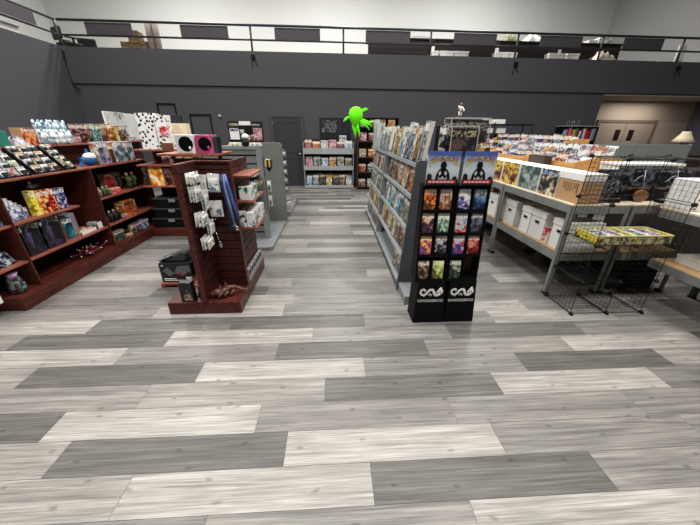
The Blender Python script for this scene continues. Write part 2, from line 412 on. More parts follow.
def panel_door(name, x0, x1, y, z1, dm, fm, knob_right=True, frame=True):
    d = link(name, MB().box(x0, x1, y - 0.035, y - 0.004, 0.005, z1).mesh(name, dm)); d['kind'] = 'structure'
    fr = MB(); w = 0.07
    if frame:
        fr.box(x0 - w, x0, y - 0.05, y - 0.002, 0, z1 + w).box(x1, x1 + w, y - 0.05, y - 0.002, 0, z1 + w).box(x0, x1, y - 0.05, y - 0.002, z1, z1 + w)
        link('door_frame', fr.mesh('door_frame', fm), d)
    pn = MB(); cx = (x1 - x0)
    for (za, zb) in ((0.18, 0.85), (1.0, z1 - 0.15)):
        for b in ((0.0, 0.02, 0, 1), ):
            xa, xb = x0 + 0.14 * cx, x1 - 0.14 * cx
            pn.box(xa, xb, y - 0.042, y - 0.035, za, za + 0.02).box(xa, xb, y - 0.042, y - 0.035, zb - 0.02, zb)
            pn.box(xa, xa + 0.02, y - 0.042, y - 0.035, za, zb).box(xb - 0.02, xb, y - 0.042, y - 0.035, za, zb)
    link('panel_moulding', pn.mesh('panel_moulding', dm), d)
    kx = x1 - 0.08 if knob_right else x0 + 0.08
    kb = MB().cyl((kx, y - 0.035, 0.98), (kx, y - 0.075, 0.98), 0.012, n=10).ball((kx, y - 0.085, 0.98), 0.03).cyl((kx, y - 0.036, 0.98), (kx, y - 0.045, 0.98), 0.035, n=14)
    link('door_handle', kb.mesh('door_handle', M_CHROME), d)
    if frame:
        hg = MB()
        for hz in (0.25, 1.0, 1.78): hg.box(x0 - 0.004, x0 + 0.012, y - 0.048, y - 0.034, hz, hz + 0.1)
        link('hinge', hg.mesh('hinge', M_GREYMETAL), d)
    return d
panel_door('door_1', -1.77, -0.93, YB, 2.0, M_DOOR, M_FRAME)
M_BDOOR = mat('taupe_door_paint', (128, 116, 106), 0.55, var=0.04)
xa, xm, xb = 9.60, 10.62, 11.66
for i, (a, b) in enumerate(((xa, xm - 0.01), (xm + 0.01, xb))):
    y = 11.14
    d = link('door_%d' % (i + 2), MB().box(a, b, y - 0.04, y - 0.004, 0.005, 2.0).mesh('door', M_BDOOR)); d['kind'] = 'structure'
    wx = b - 0.34 if i == 0 else a + 0.16
    link('door_window', MB().box(wx, wx + 0.2, y - 0.046, y - 0.038, 1.42, 1.78).mesh('door_window', mat('dark_wired_glass', (26, 22, 20), 0.15)), d)
    kx = b - 0.07 if i == 0 else a + 0.07
    link('push_bar', MB().box(a + 0.1, b - 0.1, y - 0.09, y - 0.06, 1.0, 1.05).box(a + 0.12, a + 0.16, y - 0.06, y - 0.04, 1.0, 1.05).box(b - 0.16, b - 0.12, y - 0.06, y - 0.04, 1.0, 1.05).mesh('push_bar', M_GREYMETAL), d)
struct('trim_2', MB().box(xa - 0.1, xa, 11.08, 11.138, 0, 2.1).box(xb, xb + 0.1, 11.08, 11.138, 0, 2.1).box(xa, xb, 11.08, 11.138, 2.01, 2.1), mat('door_casing', (92, 80, 72), 0.6))
# ================================================================ MEZZANINE RAILING AND STORED THINGS
M_RAIL = mat('dark_rail_paint', (40, 40, 43), 0.45)
M_INFILL = mat('dark_infill_board', (66, 63, 68), 0.7, var=0.05)
YR = YB - 0.02
def railing(name, label, pts_posts, p0, p1, panels, label_group):
    """posts/panels as fractions-free coordinates along the run"""
    t = thing(name, label, 'railing', (p0[0], p0[1], ZP))
    ax = 0 if abs(p1[0] - p0[0]) > abs(p1[1] - p0[1]) else 1
    def P(s, z, o=0.0): return (s, p0[1] + o, z) if ax == 0 else (p0[0] + o, s, z)
    a, b = p0[ax], p1[ax]
    def P2(s, z): return P(s, z)
    part('top_rail', MB().cyl(P(a, 4.18), P(b, 4.18), 0.03, n=10), M_RAIL, t)
    part('middle_rail', MB().cyl(P(a, 3.86), P(b, 3.86), 0.024, n=10), M_RAIL, t)
    for s in pts_posts:
        part('post', MB().cyl(P(s, ZP + 0.001), P(s, 4.17), 0.026, n=10).cyl(P(s, ZP + 0.001), P(s, ZP + 0.015), 0.06, n=12), M_RAIL, t)
    for (u, v) in panels:
        o0, o1 = 0.028, 0.04
        q0, q1 = P(u, 3.885, o0), P(v, 4.15, o1)
        part('infill_panel', MB().box(q0[0], q1[0], q0[1], q1[1], q0[2], q1[2]), M_INFILL, t)
    return t
RX = lambda px: sx(px, YR, 4.0)
YRr = YR + 0.06
railing('guard_railing', 'long dark railing with checkered infill panels along the rear mezzanine edge',
        [RX(p) for p in (250, 343.5, 431.5, 519, 604, 685)] + [RX(770)], (XL + 0.03, YRr), (XR - 0.05, YRr),
        [(RX(a), RX(b)) for a, b in ((83, 130), (179, 227), (274, 320), (366, 411), (455, 498), (542, 584), (626, 666))], '')
LYs = lambda px: sy(px, XL - 0.03, 4.0)
railing('guard_railing', 'dark railing along the side mezzanine edge meeting the rear corner',
        [YRr - 0.03, 7.6, 5.7, 3.8, 1.9], (XL - 0.03, 0.0), (XL - 0.03, YRr), [(LYs(33), LYs(-30)), (6.2, 5.0)], '')
# cable drips and bracket boxes on the fascia
for px, py, nm in ((253, 57, 'near the wooden crates'), (516, 64.5, 'above the comic tables'), (679, 68, 'above the lamp')):
    c = ony(px, py, YB - 0.08); c.y = YB - 0.05
    t = thing('cable_box', 'small black junction box with dangling wire on the fascia, %s' % nm, 'junction box', c)
    part('housing', MB().box(c.x - 0.05, c.x + 0.05, c.y - 0.06, c.y, c.z - 0.05, c.z + 0.06), M_BLACK, t, 0.008)
    part('wire', MB().tube([(c.x, c.y - 0.02, c.z - 0.04), (c.x - 0.05, c.y - 0.02, c.z - 0.16), (c.x - 0.03, c.y - 0.015, c.z - 0.24)], 0.008, 6)
         .tube([(c.x + 0.03, c.y - 0.02, c.z - 0.04), (c.x + 0.06, c.y - 0.02, c.z - 0.13), (c.x + 0.12, c.y - 0.015, c.z - 0.2)], 0.007, 6), M_BLACK, t)
pts = [(61.5, 48), (64, 56), (66, 66), (71, 80), (77, 88), (80, 90)]
solo('loose_cable', MB().tube([tuple(ony(a, b, YB - 0.09)) for a, b in pts], 0.022, 8), M_BLACK, 'thick black cable drooping down the room corner below the railing', 'cable', tuple(ony(61.5, 48, YB - 0.09)))

ZM = ZP - 0.079
def mz(px, y=11.0): return sx(px, y, 3.9)
# two dark office chairs
def office_chair(x, y, rz, label):
    t = thing('office_chair', label, 'chair', (x, y, ZM), 'chairs on the mezzanine', (0, 0, rz))
    lpart('seat', MB().box(-0.24, 0.24, -0.24, 0.24, 0.3, 0.38), M_BLACK, t, 0.03)
    lpart('backrest', MB().box(-0.24, 0.24, 0.2, 0.28, 0.42, 0.72), M_BLACK, t, 0.05)
    for s in (-1, 1): lpart('armrest', MB().box(s * 0.28 - 0.03, s * 0.28 + 0.03, -0.16, 0.2, 0.46, 0.5).box(s * 0.28 - 0.015, s * 0.28 + 0.015, -0.02, 0.04, 0.34, 0.46), M_BLACK, t, 0.012)
    lpart('base', MB().cyl((0, 0, 0.06), (0, 0, 0.31), 0.03, n=10).box(-0.25, 0.25, -0.025, 0.025, 0.02, 0.07).box(-0.025, 0.025, -0.25, 0.25, 0.02, 0.07).ball((0.24, 0, 0.03), 0.03).ball((-0.24, 0, 0.03), 0.03).ball((0, 0.24, 0.03), 0.03).ball((0, -0.24, 0.03), 0.03), M_BLACK, t)
office_chair(mz(75), 10.8, 2.6, 'black office chair on the mezzanine, beside the railing corner post')
office_chair(mz(92, 12.0), 12.0, 3.5, 'black office chair on the mezzanine, beside the stepped wooden crates')
M_CRATE = wood('tan_crate_wood', (88, 72, 50), (120, 98, 68), 0.6, 'X')
def slat_crate(x0, x1, y, z0, z1, lab):
    t = thing('wooden_crate', lab, 'crate', ((x0 + x1) / 2, y + 0.18, z0), 'wooden crates on the mezzanine')
    n = max(2, int((z1 - z0) / 0.1)); h = (z1 - z0) / n; f = MB(); g = MB()
    for i in range(n): f.box(x0, x1, y, y + 0.012, z0 + i * h, z0 + (i + 1) * h - 0.012); g.box(x0, x1, y + 0.35, y + 0.362, z0 + i * h, z0 + (i + 1) * h - 0.012)
    part('slatted_side', f, M_CRATE, t); part('slatted_side', g, M_CRATE, t)
    part('end_board', MB().box(x0, x0 + 0.02, y + 0.012, y + 0.35, z0, z1).box(x1 - 0.02, x1, y + 0.012, y + 0.35, z0, z1), M_CRATE, t)
    part('bottom_board', MB().box(x0 + 0.02, x1 - 0.02, y + 0.012, y + 0.35, z0, z0 + 0.015), M_CRATE, t)
x1_, x2_, x3_, x4_ = mz(121), mz(130), mz(140), mz(147)
slat_crate(x1_, x2_ - 0.01, 11, ZM, 4.02, 'low tan wooden crate on the mezzanine, low step beside the chairs')
slat_crate(x2_, x3_, 11, ZM, 3.98, 'lower tan wooden crate under the tallest step on the mezzanine')
slat_crate(x2_, x3_ - 0.02, 11, 3.985, 4.30, 'tan wooden crate on top of another, tallest step on the mezzanine')
slat_crate(x3_ + 0.01, x4_, 11, ZM, 4.04, 'low tan wooden crate on the mezzanine, low step beside the rolled tubes')
M_ROLL = mat('greyish_brown_roll', (118, 106, 98), 0.8)
for px, r_, lab in ((151, 0.10, 'thick brown carpet roll leaning upright on the mezzanine beside the crates'), (157.5, 0.085, 'slimmer brown carpet roll standing beside the thick one on the mezzanine')):
    x = mz(px); m = MB().lathe([(r_, 0), (r_, 1.02), (r_ * 0.5, 1.02), (r_ * 0.5, 0.98)], (x, 11.1, ZM), 16)
    solo('carpet_roll', m, M_ROLL, lab, 'carpet roll', (x, 11.1, ZM), 'carpet rolls on the mezzanine')
# long dark folding tables behind the railing
M_TABLEDARK = mat('dark_table_laminate', (26, 21, 21), 0.6)
xa_, xb_ = mz(366, 10.9), mz(612, 10.9); nt_ = 4; w_ = (xb_ - xa_) / nt_
for i in range(nt_):
    a, b = xa_ + i * w_ + 0.01, xa_ + (i + 1) * w_ - 0.01
    t = thing('folding_table', 'dark folding table behind the mezzanine railing, %s of four counting from the crates' % ['first', 'second', 'third', 'last'][i], 'table', ((a + b) / 2, 10.9, ZM), 'mezzanine tables')
    part('tabletop', MB().box(a, b, 10.55, 11.25, 4.15, 4.19), M_TABLEDARK, t, 0.008)
    part('apron', MB().box(a + 0.05, b - 0.05, 10.6, 10.62, 3.70, 4.15), M_TABLEDARK, t)
    for lx in (a + 0.1, b - 0.1):
        for ly in (10.64, 11.2): part('leg', MB().cyl((lx, ly, ZM), (lx, ly, 4.15), 0.02, n=8), M_TABLEDARK, t)
# white boxes on the mezzanine floor under the tables, things on top
for k, (pa, pb) in enumerate(((432, 438), (440, 453), (454, 468), (495, 500), (501, 508), (509, 516), (548, 556), (557, 564), (566, 578))):
    a, b = mz(pa, 10.4), mz(pb, 10.4); zb1 = sz(51.6 + 0.02 * (pa - 432), (a + b) / 2, 10.4)
    t = thing('storage_box', 'white box on the mezzanine floor before dark tables, %s counting from the crates' % ['first', 'second', 'third', 'fourth', 'fifth', 'sixth', 'seventh', 'eighth', 'last'][k], 'box', ((a + b) / 2, 10.4, ZM), 'white boxes under the mezzanine tables')
    part('carton', MB().box(a, b, 10.3, 10.52, ZM, zb1 - 0.05), M_WHITE, t, 0.006)
    part('lid', MB().box(a - 0.008, b + 0.008, 10.29, 10.53, zb1 - 0.05, zb1), M_WHITE, t, 0.006)
ztt = 4.19
def cap_box(pa, pb, ptop, lab, m, y=10.75, cat='box'):
    a, b = mz(pa, y), mz(pb, y); h = sz(ptop, (a + b) / 2, y) - ztt
    t = thing('storage_box', lab, cat, ((a + b) / 2, y + 0.12, ztt))
    part('carton', MB().box(a, b, y, y + 0.24, ztt, ztt + h * 0.8), m, t, 0.006)
    part('lid', MB().box(a - 0.006, b + 0.006, y - 0.006, y + 0.246, ztt + h * 0.8, ztt + h), m, t, 0.006)
cap_box(411, 430, 36, 'wide white box on the mezzanine table, alone near the table middle', M_WHITE)
cap_box(585, 594, 40, 'small white box on the mezzanine table beside the larger marked box', M_WHITE)
cap_box(595, 607, 37.5, 'larger white box with dark marks near the end of the mezzanine tables', art('marked_white_box', [(228, 228, 226), (230, 230, 228), (70, 70, 72)], scale=9, band=(2, 3)))
def crumple(name, lab, cat, x, y, z, sx_, sy_, h, m, seed):
    rnd = random.Random(seed); mb = MB(); n = 12; k = 0
    for i in range(n + 1):
        for j in range(n + 1):
            u, v = i / n * 2 - 1, j / n * 2 - 1; r = max(abs(u), abs(v))
            mb.v.append((x + u * sx_ * (1 + 0.15 * rnd.uniform(-1, 1)), y + v * sy_ * (1 + 0.15 * rnd.uniform(-1, 1)), z + max(0.0, h * (1 - r ** 2) * (0.65 + 0.5 * rnd.random()))))
    for i in range(n):
        for j in range(n): a = i * (n + 1) + j; mb.face((a, a + n + 1, a + n + 2, a + 1), 0, True)
    return solo(name, mb, m, lab, cat, (x, y, z))
crumple('cloth_bundle', 'crumpled white cloth bundle on the mezzanine table beside the green one', 'cloth', mz(530, 10.8), 10.85, ztt, 0.3, 0.2, 0.26, M_WHITE, 3)
crumple('cloth_bundle', 'olive green crumpled bag on the mezzanine table with white cloth beside it', 'bag', mz(508, 10.8), 10.85, ztt, 0.28, 0.2, 0.26, mat('olive_canvas', (128, 130, 98), 0.8), 5)
crumple('cloth_bundle', 'beige and brown crumpled bundle on the mezzanine floor by the table end', 'cloth', mz(604, 10.3), 10.3, ZM, 0.42, 0.22, 0.42, art('beige_bundle', [(96, 70, 56), (188, 176, 156), (206, 198, 184)], scale=5, band=(2, 3)), 8)
crumple('paper_pile', 'small white paper pile on the mezzanine before the leaning white board', 'papers', mz(661, 10.3), 10.3, ZM, 0.3, 0.14, 0.2, M_WHITE, 9)
x = mz(681, 10.2); solo('white_board', MB().box(x - 0.12, x + 0.12, 10.2, 10.23, ZM, 4.12), M_WHITE, 'tall white board leaning behind the last railing post', 'board', (x, 10.2, ZM))
# left mezzanine: dark red couch shape and white trunk
yA, yB2 = 6.3, 8.3
t = thing('upholstered_bench', 'dark red upholstered bench on the side mezzanine behind the railing', 'bench', (-7.9, 6.6, ZM))
part('seat', MB().box(-8.3, -7.5, 5.6, 7.6, ZM + 0.08, ZM + 0.42), mat('dark_red_cloth', (78, 28, 34), 0.8), t, 0.05)
part('plinth', MB().box(-8.25, -7.55, 5.65, 7.55, ZM, ZM + 0.08), M_BLACK, t)
t = thing('storage_chest', 'flat white chest beside the red bench on the side mezzanine', 'chest', (-7.55, 8.1, ZM))
part('body', MB().box(-7.8, -7.3, 7.65, 8.9, ZM, ZM + 0.26), M_WHITE, t, 0.02)
part('lid', MB().box(-7.82, -7.28, 7.63, 8.92, ZM + 0.26, ZM + 0.32), M_WHITE, t, 0.02)
# low black speaker cases near corner already chairs

# ================================================================ BACK WALL FITTINGS
yw = YB
def wx(px, z=1.5): return sx(px, yw, z)
t = thing('notice_board', 'black notice board with pinned papers on the dark back wall beside the door', 'notice board', (wx(247), yw - 0.02, 1.58))
xa, xb = wx(229.5), wx(263.5)
part('board', MB().box(xa, xb, yw - 0.03, yw - 0.002, 1.30, 1.87), mat('black_felt', (14, 14, 16), 0.9), t)
def sheet(par, u0, u1, z0, z1, m, dy=0.034): part('pinned_sheet', MB().box(xa + u0 * (xb - xa), xa + u1 * (xb - xa), yw - dy, yw - 0.03, z0, z1), m, par)
sheet(t, 0.33, 0.66, 1.77, 1.875, M_WHITE, 0.036); sheet(t, 0.04, 0.33, 1.75, 1.82, art('tan_strip', [(120, 112, 90), (170, 160, 130)], scale=20, band=(2, 3)))
sheet(t, 0.68, 0.95, 1.76, 1.81, art('dotted_strip', [(30, 30, 30), (170, 170, 170)], scale=60, band=(2, 3)))
sheet(t, 0.03, 0.30, 1.38, 1.66, M_WHITE); sheet(t, 0.05, 0.28, 1.60, 1.69, cover('purple'), 0.037); sheet(t, 0.33, 0.45, 1.42, 1.66, cover('grey')); sheet(t, 0.72, 0.97, 1.36, 1.70, cover('pink'))
sheet(t, 0.47, 0.68, 1.52, 1.72, M_BLACK); sheet(t, 0.50, 0.62, 1.36, 1.50, cover('cream')); sheet(t, 0.64, 0.72, 1.34, 1.52, cover('maroon'))
t = thing('wall_poster', 'dark framed poster on the back wall behind the low magazine rack', 'poster', (wx(335), yw - 0.02, 1.7))
xa, xb = wx(320), wx(350.5)
part('frame', MB().box(xa, xb, yw - 0.03, yw - 0.002, 1.42, 2.0), mat('poster_black', (18, 18, 20), 0.5), t)
part('print', MB().box(xa + 0.06, xb - 0.42, yw - 0.034, yw - 0.03, 1.6, 1.93), art('faded_print', [(26, 26, 30), (52, 52, 58), (110, 108, 106)], scale=22, band=(2, 3)), t)
part('print', MB().box(xb - 0.38, xb - 0.06, yw - 0.034, yw - 0.03, 1.5, 1.93), art('dark_print', [(14, 14, 18), (24, 24, 36), (40, 40, 60)], scale=12, band=(2, 3)), t)
c = ony(220, 116, yw); solo('motion_sensor', MB().lathe([(0.03, 0), (0.035, 0.02), (0.02, 0.05)], (c.x, yw - 0.03, c.z - 0.02), 12), M_WHITE, 'tiny white sensor dot on the dark wall near the notice board', 'sensor', (c.x, yw - 0.03, c.z - 0.02))
def wire_frame(lab, px0, px1, py0, py1):
    a, b = ony(px0, py0, yw - 0.04), ony(px1, py1, yw - 0.04); m = MB(); y = yw - 0.04
    m.box(a.x, b.x, y, y + 0.035, a.z - 0.02, a.z).box(a.x, b.x, y, y + 0.035, b.z, b.z + 0.02).box(a.x, a.x + 0.02, y, y + 0.035, b.z, a.z).box(b.x - 0.02, b.x, y, y + 0.035, b.z, a.z)
    solo('empty_frame', m, M_BLACK, lab, 'frame', ((a.x + b.x) / 2, y, b.z))
wire_frame('empty black frame on the dark back wall above the spotted boxes', 156, 178, 103, 121)
wire_frame('empty black frame on the dark back wall beside the pink toy box', 189, 214, 114, 138)

# ---- books
BOOKMESH = {}
def book_mesh(kind, w, h, d, pal):
    key = (kind, round(w, 3), round(h, 3), round(d, 3), pal)
    if key in BOOKMESH: return BOOKMESH[key]
    c = cover(pal); m = MB()
    # front cover faces -y, spine on -x; cover boards overhang the page block a little
    m.box(-w / 2, w / 2, 0, 0.0025, 0, h, 0).box(-w / 2, w / 2, d - 0.0025, d, 0, h, 0).box(-w / 2, -w / 2 + 0.0025, 0, d, 0, h, 0)
    m.box(-w / 2 + 0.002, w / 2 - 0.004, 0.0025, d - 0.0025, 0.003, h - 0.004, 1)
    me = m.mesh(kind, [c, M_PAGES]); BOOKMESH[key] = me; return me
def book(kind, w, h, d, pal, loc, rot, label, cat, group):
    o = link(kind, book_mesh(kind, w, h, d, pal), None, loc, rot); return tag(o, label, cat, group)
PN = list(PAL)

# ---- low magazine rack on the back wall
yk = 9.30
rx0, rx1 = sx(303.5, yk, 0.8), sx(353.8, yk, 0.8)
t = thing('magazine_rack', 'grey steel magazine rack with three filled tiers against back wall beside door', 'rack', ((rx0 + rx1) / 2, 9.45, 0))
part('back_panel', MB().box(rx0, rx1, 9.66, 9.70, 0, 1.40), M_BLACK, t)
for s in (rx0, rx1 - 0.03): part('side_panel', MB().box(s, s + 0.03, yk, 9.66, 0, 1.34), M_GREYMETAL, t)
tiers = [(0.07, 0.09), (0.60, 0.13), (1.06, 0.17)]
for z, h in tiers:
    part('shelf', MB().box(rx0 + 0.03, rx1 - 0.03, yk + 0.02, 9.66, z - 0.02, z), M_GREYMETAL, t)
    part('front_lip', MB().box(rx0, rx1, yk - 0.012, yk + 0.006, z - 0.05, z + h - 0.06), M_LIP, t)
rk = [['crimson', 'orange', 'white', 'pink', 'maroon', 'sky blue'], ['pink', 'grey', 'sky blue', 'orange', 'grey', 'olive'], ['sky blue', 'grey', 'black', 'yellow', 'black', 'brown', 'white']]
for q, row in enumerate(rk[::-1]):
    z, h = tiers[q]; n = len(row); w = (rx1 - rx0 - 0.08) / n
    for i, p in enumerate(row):
        bw = w * (0.86 if q < 2 else 0.92)
        o = book('magazine', round(bw, 3), 0.30 + 0.02 * ((i * 7 + q) % 3), 0.03, p, (rx0 + 0.04 + (i + 0.5) * w, yk + 0.06, z + 0.008), (-0.2, 0, 0),
             '%s magazine on the %s tier of the back wall rack, %s from the door' % (p, ['bottom', 'middle', 'top'][q], ORD[i]), 'magazine', 'magazines in the back wall rack')
    # second row behind the bottom magazines
for i in range(5):
    w = (rx1 - rx0 - 0.08) / 5; p = ['black', 'grey', 'brown', 'black', 'maroon'][i]
    book('magazine', round(w * 0.9, 3), 0.36, 0.03, p, (rx0 + 0.04 + (i + 0.5) * w, yk + 0.2, 0.077), (-0.15, 0, 0), '%s magazine in the back row of the lowest tier, %s from the door' % (p, ORD[i]), 'magazine', 'magazines in the back wall rack')
x = sx(343, 9.5, 1.5); book('magazine', 0.22, 0.46, 0.012, 'white', (x, 9.56, 1.062), (-0.1, 0, 0), 'white sheet with grey picture standing above the top tier of rack', 'magazine', None)
bpy.context.view_layer.update()

# ---- dark bookcase behind the aisle rack's far end
t = thing('bookcase', 'dark brown bookcase between the magazine rack and grey aisle rack', 'bookcase', (1.25, 9.3, 0))
bx0, bx1, by = 0.72, 1.9, 9.1
M_DKWOOD = wood('dark_walnut', (46, 30, 24), (66, 46, 38), 0.5, 'X')
part('back_panel', MB().box(bx0, bx1, 9.42, 9.45, 0, 2.0), M_DKWOOD, t)
for s in (bx0, bx1 - 0.03): part('side_panel', MB().box(s, s + 0.03, by, 9.42, 0, 2.0), M_DKWOOD, t)
bz = [0.06, 0.50, 0.92, 1.36, 1.74]
for z in bz + [1.98]: part('shelf', MB().box(bx0 + 0.03, bx1 - 0.03, by, 9.42, z, z + 0.025), M_DKWOOD, t)
rnd = random.Random(4); seq = ['brown', 'maroon', 'white', 'crimson', 'brown', 'grey', 'cream', 'black', 'orange', 'pink']
for q, z in enumerate(bz[:-1] + [1.74]):
    for i in range(4):
        p = seq[(q * 3 + i * 2) % len(seq)]
        book('boxed_game', 0.2, 0.22 if q < 4 else 0.18, 0.09, p, (bx0 + 0.16 + i * 0.27, by + 0.06, z + 0.026), (0, 0, 0), '%s boxed game on the %s shelf of dark brown bookcase, %s from its wall-rack side' % (p, ['bottom', 'second', 'middle', 'fourth', 'top'][q], ['first', 'second', 'third', 'last'][i]), 'boxed game', 'boxed games in the brown bookcase')

# ---- green plush hanging over the far end of the aisle rack
M_NEON = mat('neon_green_plush', (110, 255, 0), 0.8, var=0.05)
YQ = 6.1
def q3(px, py, y=YQ): return tuple(ony(px, py, y))
c = q3(355.8, 115.5); t = thing('squid_plush', 'bright neon green squid plush perched over the far end of the aisle rack', 'plush toy', c)
part('head', MB().lathe([(0.004, 0.148), (0.059, 0.14), (0.105, 0.102), (0.129, 0.043), (0.127, -0.026), (0.10, -0.095), (0.064, -0.152), (0.043, -0.178)], c, 20), M_NEON, t)
def leaf(pts): 
    w = [ony(a, b, YQ) for a, b in pts]; return MB().prism([(p.x, p.z) for p in w], 'y', YQ - 0.015, YQ + 0.015)
part('fin', leaf([(360.5, 111.5), (362.5, 108.8), (365.5, 107.6), (368.6, 109.2), (365.5, 110.8), (363, 111.6), (361, 113)]), M_NEON, t, 0.01)
part('fin', leaf([(350.2, 116.2), (347, 116.4), (344.6, 118.2), (343, 121.6), (346, 120.4), (348.3, 118.6), (350.4, 118)]), M_NEON, t, 0.01)
tent = [[(354, 123), (353.5, 128), (355, 133), (355.5, 138)], [(357, 123), (358, 129), (359.5, 133), (358.5, 137)], [(356, 124), (356, 130), (357, 134)],
        [(359, 121), (363, 124), (367, 126.5), (369.5, 130)], [(360, 119), (365, 121), (370, 122.5), (374, 121.5)], [(360, 121), (364, 122.5), (368, 124), (372, 126)]]
for i, tt in enumerate(tent): part('tentacle', MB().tube([q3(a, b, YQ - 0.03 * (i % 2)) for a, b in tt], 0.03, 8, r_end=0.009), M_NEON, t)
# ================================================================ LEFT RED-BROWN SLATWALL SHELVING
def slat_wall(mb, plane, c, a0, a1, z0, z1, th, pitch=0.10, gap=0.014, sgn=1):
    """slatwall board: horizontal slats with grooves on the face; plane 'x' (face at x=c, runs along y) or 'y'"""
    if plane == 'x': mb.box(c - sgn * th, c - sgn * 0.008, a0, a1, z0, z1, 1)
    else: mb.box(a0, a1, c - sgn * th, c - sgn * 0.008, z0, z1, 1)
    z = z0
    while z < z1 - 0.02:
        zz = min(z1, z + pitch - gap)
        if plane == 'x': mb.box(c - sgn * 0.008, c, a0, a1, z, zz)
        else: mb.box(a0, a1, c - sgn * 0.008, c, z, zz)
        z += pitch
    return mb
XS = -3.10          # shelf front
bays = [(2.30, 2.885, 'front bay'), (2.905, 4.045, 'middle bay'), (4.065, 5.25, 'rear bay')]
shz = [0.42, 0.79, 1.195]
for bi, (a, b, nm) in enumerate(bays):
    a0 = 2.60 if bi == 0 else a; be = 5.95 if bi == 2 else b
    t = thing('slatwall_shelf_unit', 'red-brown slatwall shelf unit along the side wall, %s' % nm, 'shelf unit', (-3.3, (a0 + b) / 2, 0), 'red-brown wall units')
    part('base_deck', MB().box(-3.62, -3.03, a0 if bi == 0 else a - 0.009, b + 0.009, 0, 0.14), M_MAHOG, t, 0.004)
    part('back_panel', slat_wall(MB(), 'x', -3.50, a, be, 0.141, 1.44, 0.04), [M_MAHDARK, M_GROOVE], t)
    part('top_ledge', MB().box(-3.72, -3.38, a, be, 1.44, 1.46), M_SHELFWOOD, t, 0.003)
    for zi, z in enumerate(shz):
        s0, s1 = a, b
        if bi == 1 and zi == 1: s1 = 3.72
        part('shelf', MB().box(-3.495, XS, s0, s1, z - 0.022, z), M_SHELFWOOD, t, 0.003)
    part('upright', MB().box(-3.54, XS + 0.01, b + 0.001, b + 0.019, 0.141, 1.17), M_MAHOG, t)
LX = -3.14
def yl(px, z, x=LX): return sy(px, x, z)
def goods(name, lab, cat, px0, px1, ptop, z, m, x=LX, depth=0.16, group=None, topm=None, lid=False, minh=0.04):
    """a boxed product standing on a left-hand shelf, front facing the aisle (+x)"""
    y0, y1 = sorted((yl(px0, z, x), yl(px1, z, x))); h = max(minh, sz(ptop, x, (y0 + y1) / 2) - z); z += 0.001
    base = (x - depth / 2, (y0 + y1) / 2, z)
    mb = MB().box(x - depth, x, y0, y1, z, z + h, 1, {'+x': 0})
    return solo(name, mb, [m, topm or M_CARD], lab, cat, base, group, 0.003)
def window_box(lab, px0, px1, ptop, z, frame_m, inner_m, x=LX, depth=0.14, group=None, name='figure_box', figm=None):
    y0, y1 = sorted((yl(px0, z, x), yl(px1, z, x))); h = min(0.34, max(0.06, sz(ptop, x, (y0 + y1) / 2) - z)); z += 0.001
    t = thing(name, lab, 'toy box', (x - depth / 2, (y0 + y1) / 2, z), group)
    e = 0.012; w = y1 - y0
    fr = MB().box(x - depth, x, y0, y0 + e, z, z + h).box(x - depth, x, y1 - e, y1, z, z + h).box(x - depth, x, y0 + e, y1 - e, z, z + h * 0.18).box(x - depth, x, y0 + e, y1 - e, z + h - e, z + h).box(x - depth, x - depth + 0.01, y0 + e, y1 - e, z + h * 0.18, z + h - e)
    part('carton', fr, frame_m, t)
    yc = (y0 + y1) / 2; zb = z + h * 0.18; hh = h * 0.78; xc = x - depth * 0.45
    r = min(w * 0.3, depth * 0.28)
    part('figurine', MB().lathe([(r * 0.9, 0), (r * 0.7, hh * 0.3), (r, hh * 0.5), (r * 0.5, hh * 0.66)], (xc, yc, zb), 10).ball((xc, yc, zb + hh * 0.78), (r * 0.7, r * 0.7, hh * 0.14)).tube([(xc, yc - r * 0.8, zb + hh * 0.5), (xc + 0.01, yc - r * 1.3, zb + hh * 0.3)], r * 0.25, 6).tube([(xc, yc + r * 0.8, zb + hh * 0.5), (xc + 0.01, yc + r * 1.3, zb + hh * 0.6)], r * 0.25, 6), figm or inner_m, t)
    part('window', MB().box(x - 0.003, x - 0.001, y0 + e, y1 - e, z + h * 0.18, z + h - e), M_CLEAR, t)
    return t
def figurine(lab, x, y, z, h, m, m2=None, name='figurine', group=None):
    t = thing(name, lab, 'figurine', (x, y, z + 0.001), group); z += 0.001; r = h * 0.16
    part('stand', MB().lathe([(r * 1.5, 0), (r * 1.4, h * 0.05)], (x, y, z), 12), M_BLACK, t)
    b = MB().tube([(x - r * 0.5, y, z + h * 0.05), (x - r * 0.4, y, z + h * 0.42)], r * 0.42, 8).tube([(x + r * 0.5, y, z + h * 0.05), (x + r * 0.4, y, z + h * 0.42)], r * 0.42, 8)
    b.lathe([(r * 0.75, h * 0.38), (r * 0.7, h * 0.5), (r * 1.05, h * 0.68), (r * 0.5, h * 0.76)], (x, y, z), 10)
    b.tube([(x + r * 0.9, y, z + h * 0.68), (x + r * 1.4, y - r * 0.4, z + h * 0.5), (x + r * 1.2, y - r, z + h * 0.42)], r * 0.3, 7).tube([(x - r * 0.9, y, z + h * 0.68), (x - r * 1.4, y - r * 0.5, z + h * 0.6), (x - r * 1.3, y - r, z + h * 0.78)], r * 0.3, 7)
    part('body', b, m, t)
    part('head', MB().ball((x, y, z + h * 0.86), (r * 0.6, r * 0.6, h * 0.12), seg=10), m2 or m, t)
    return t
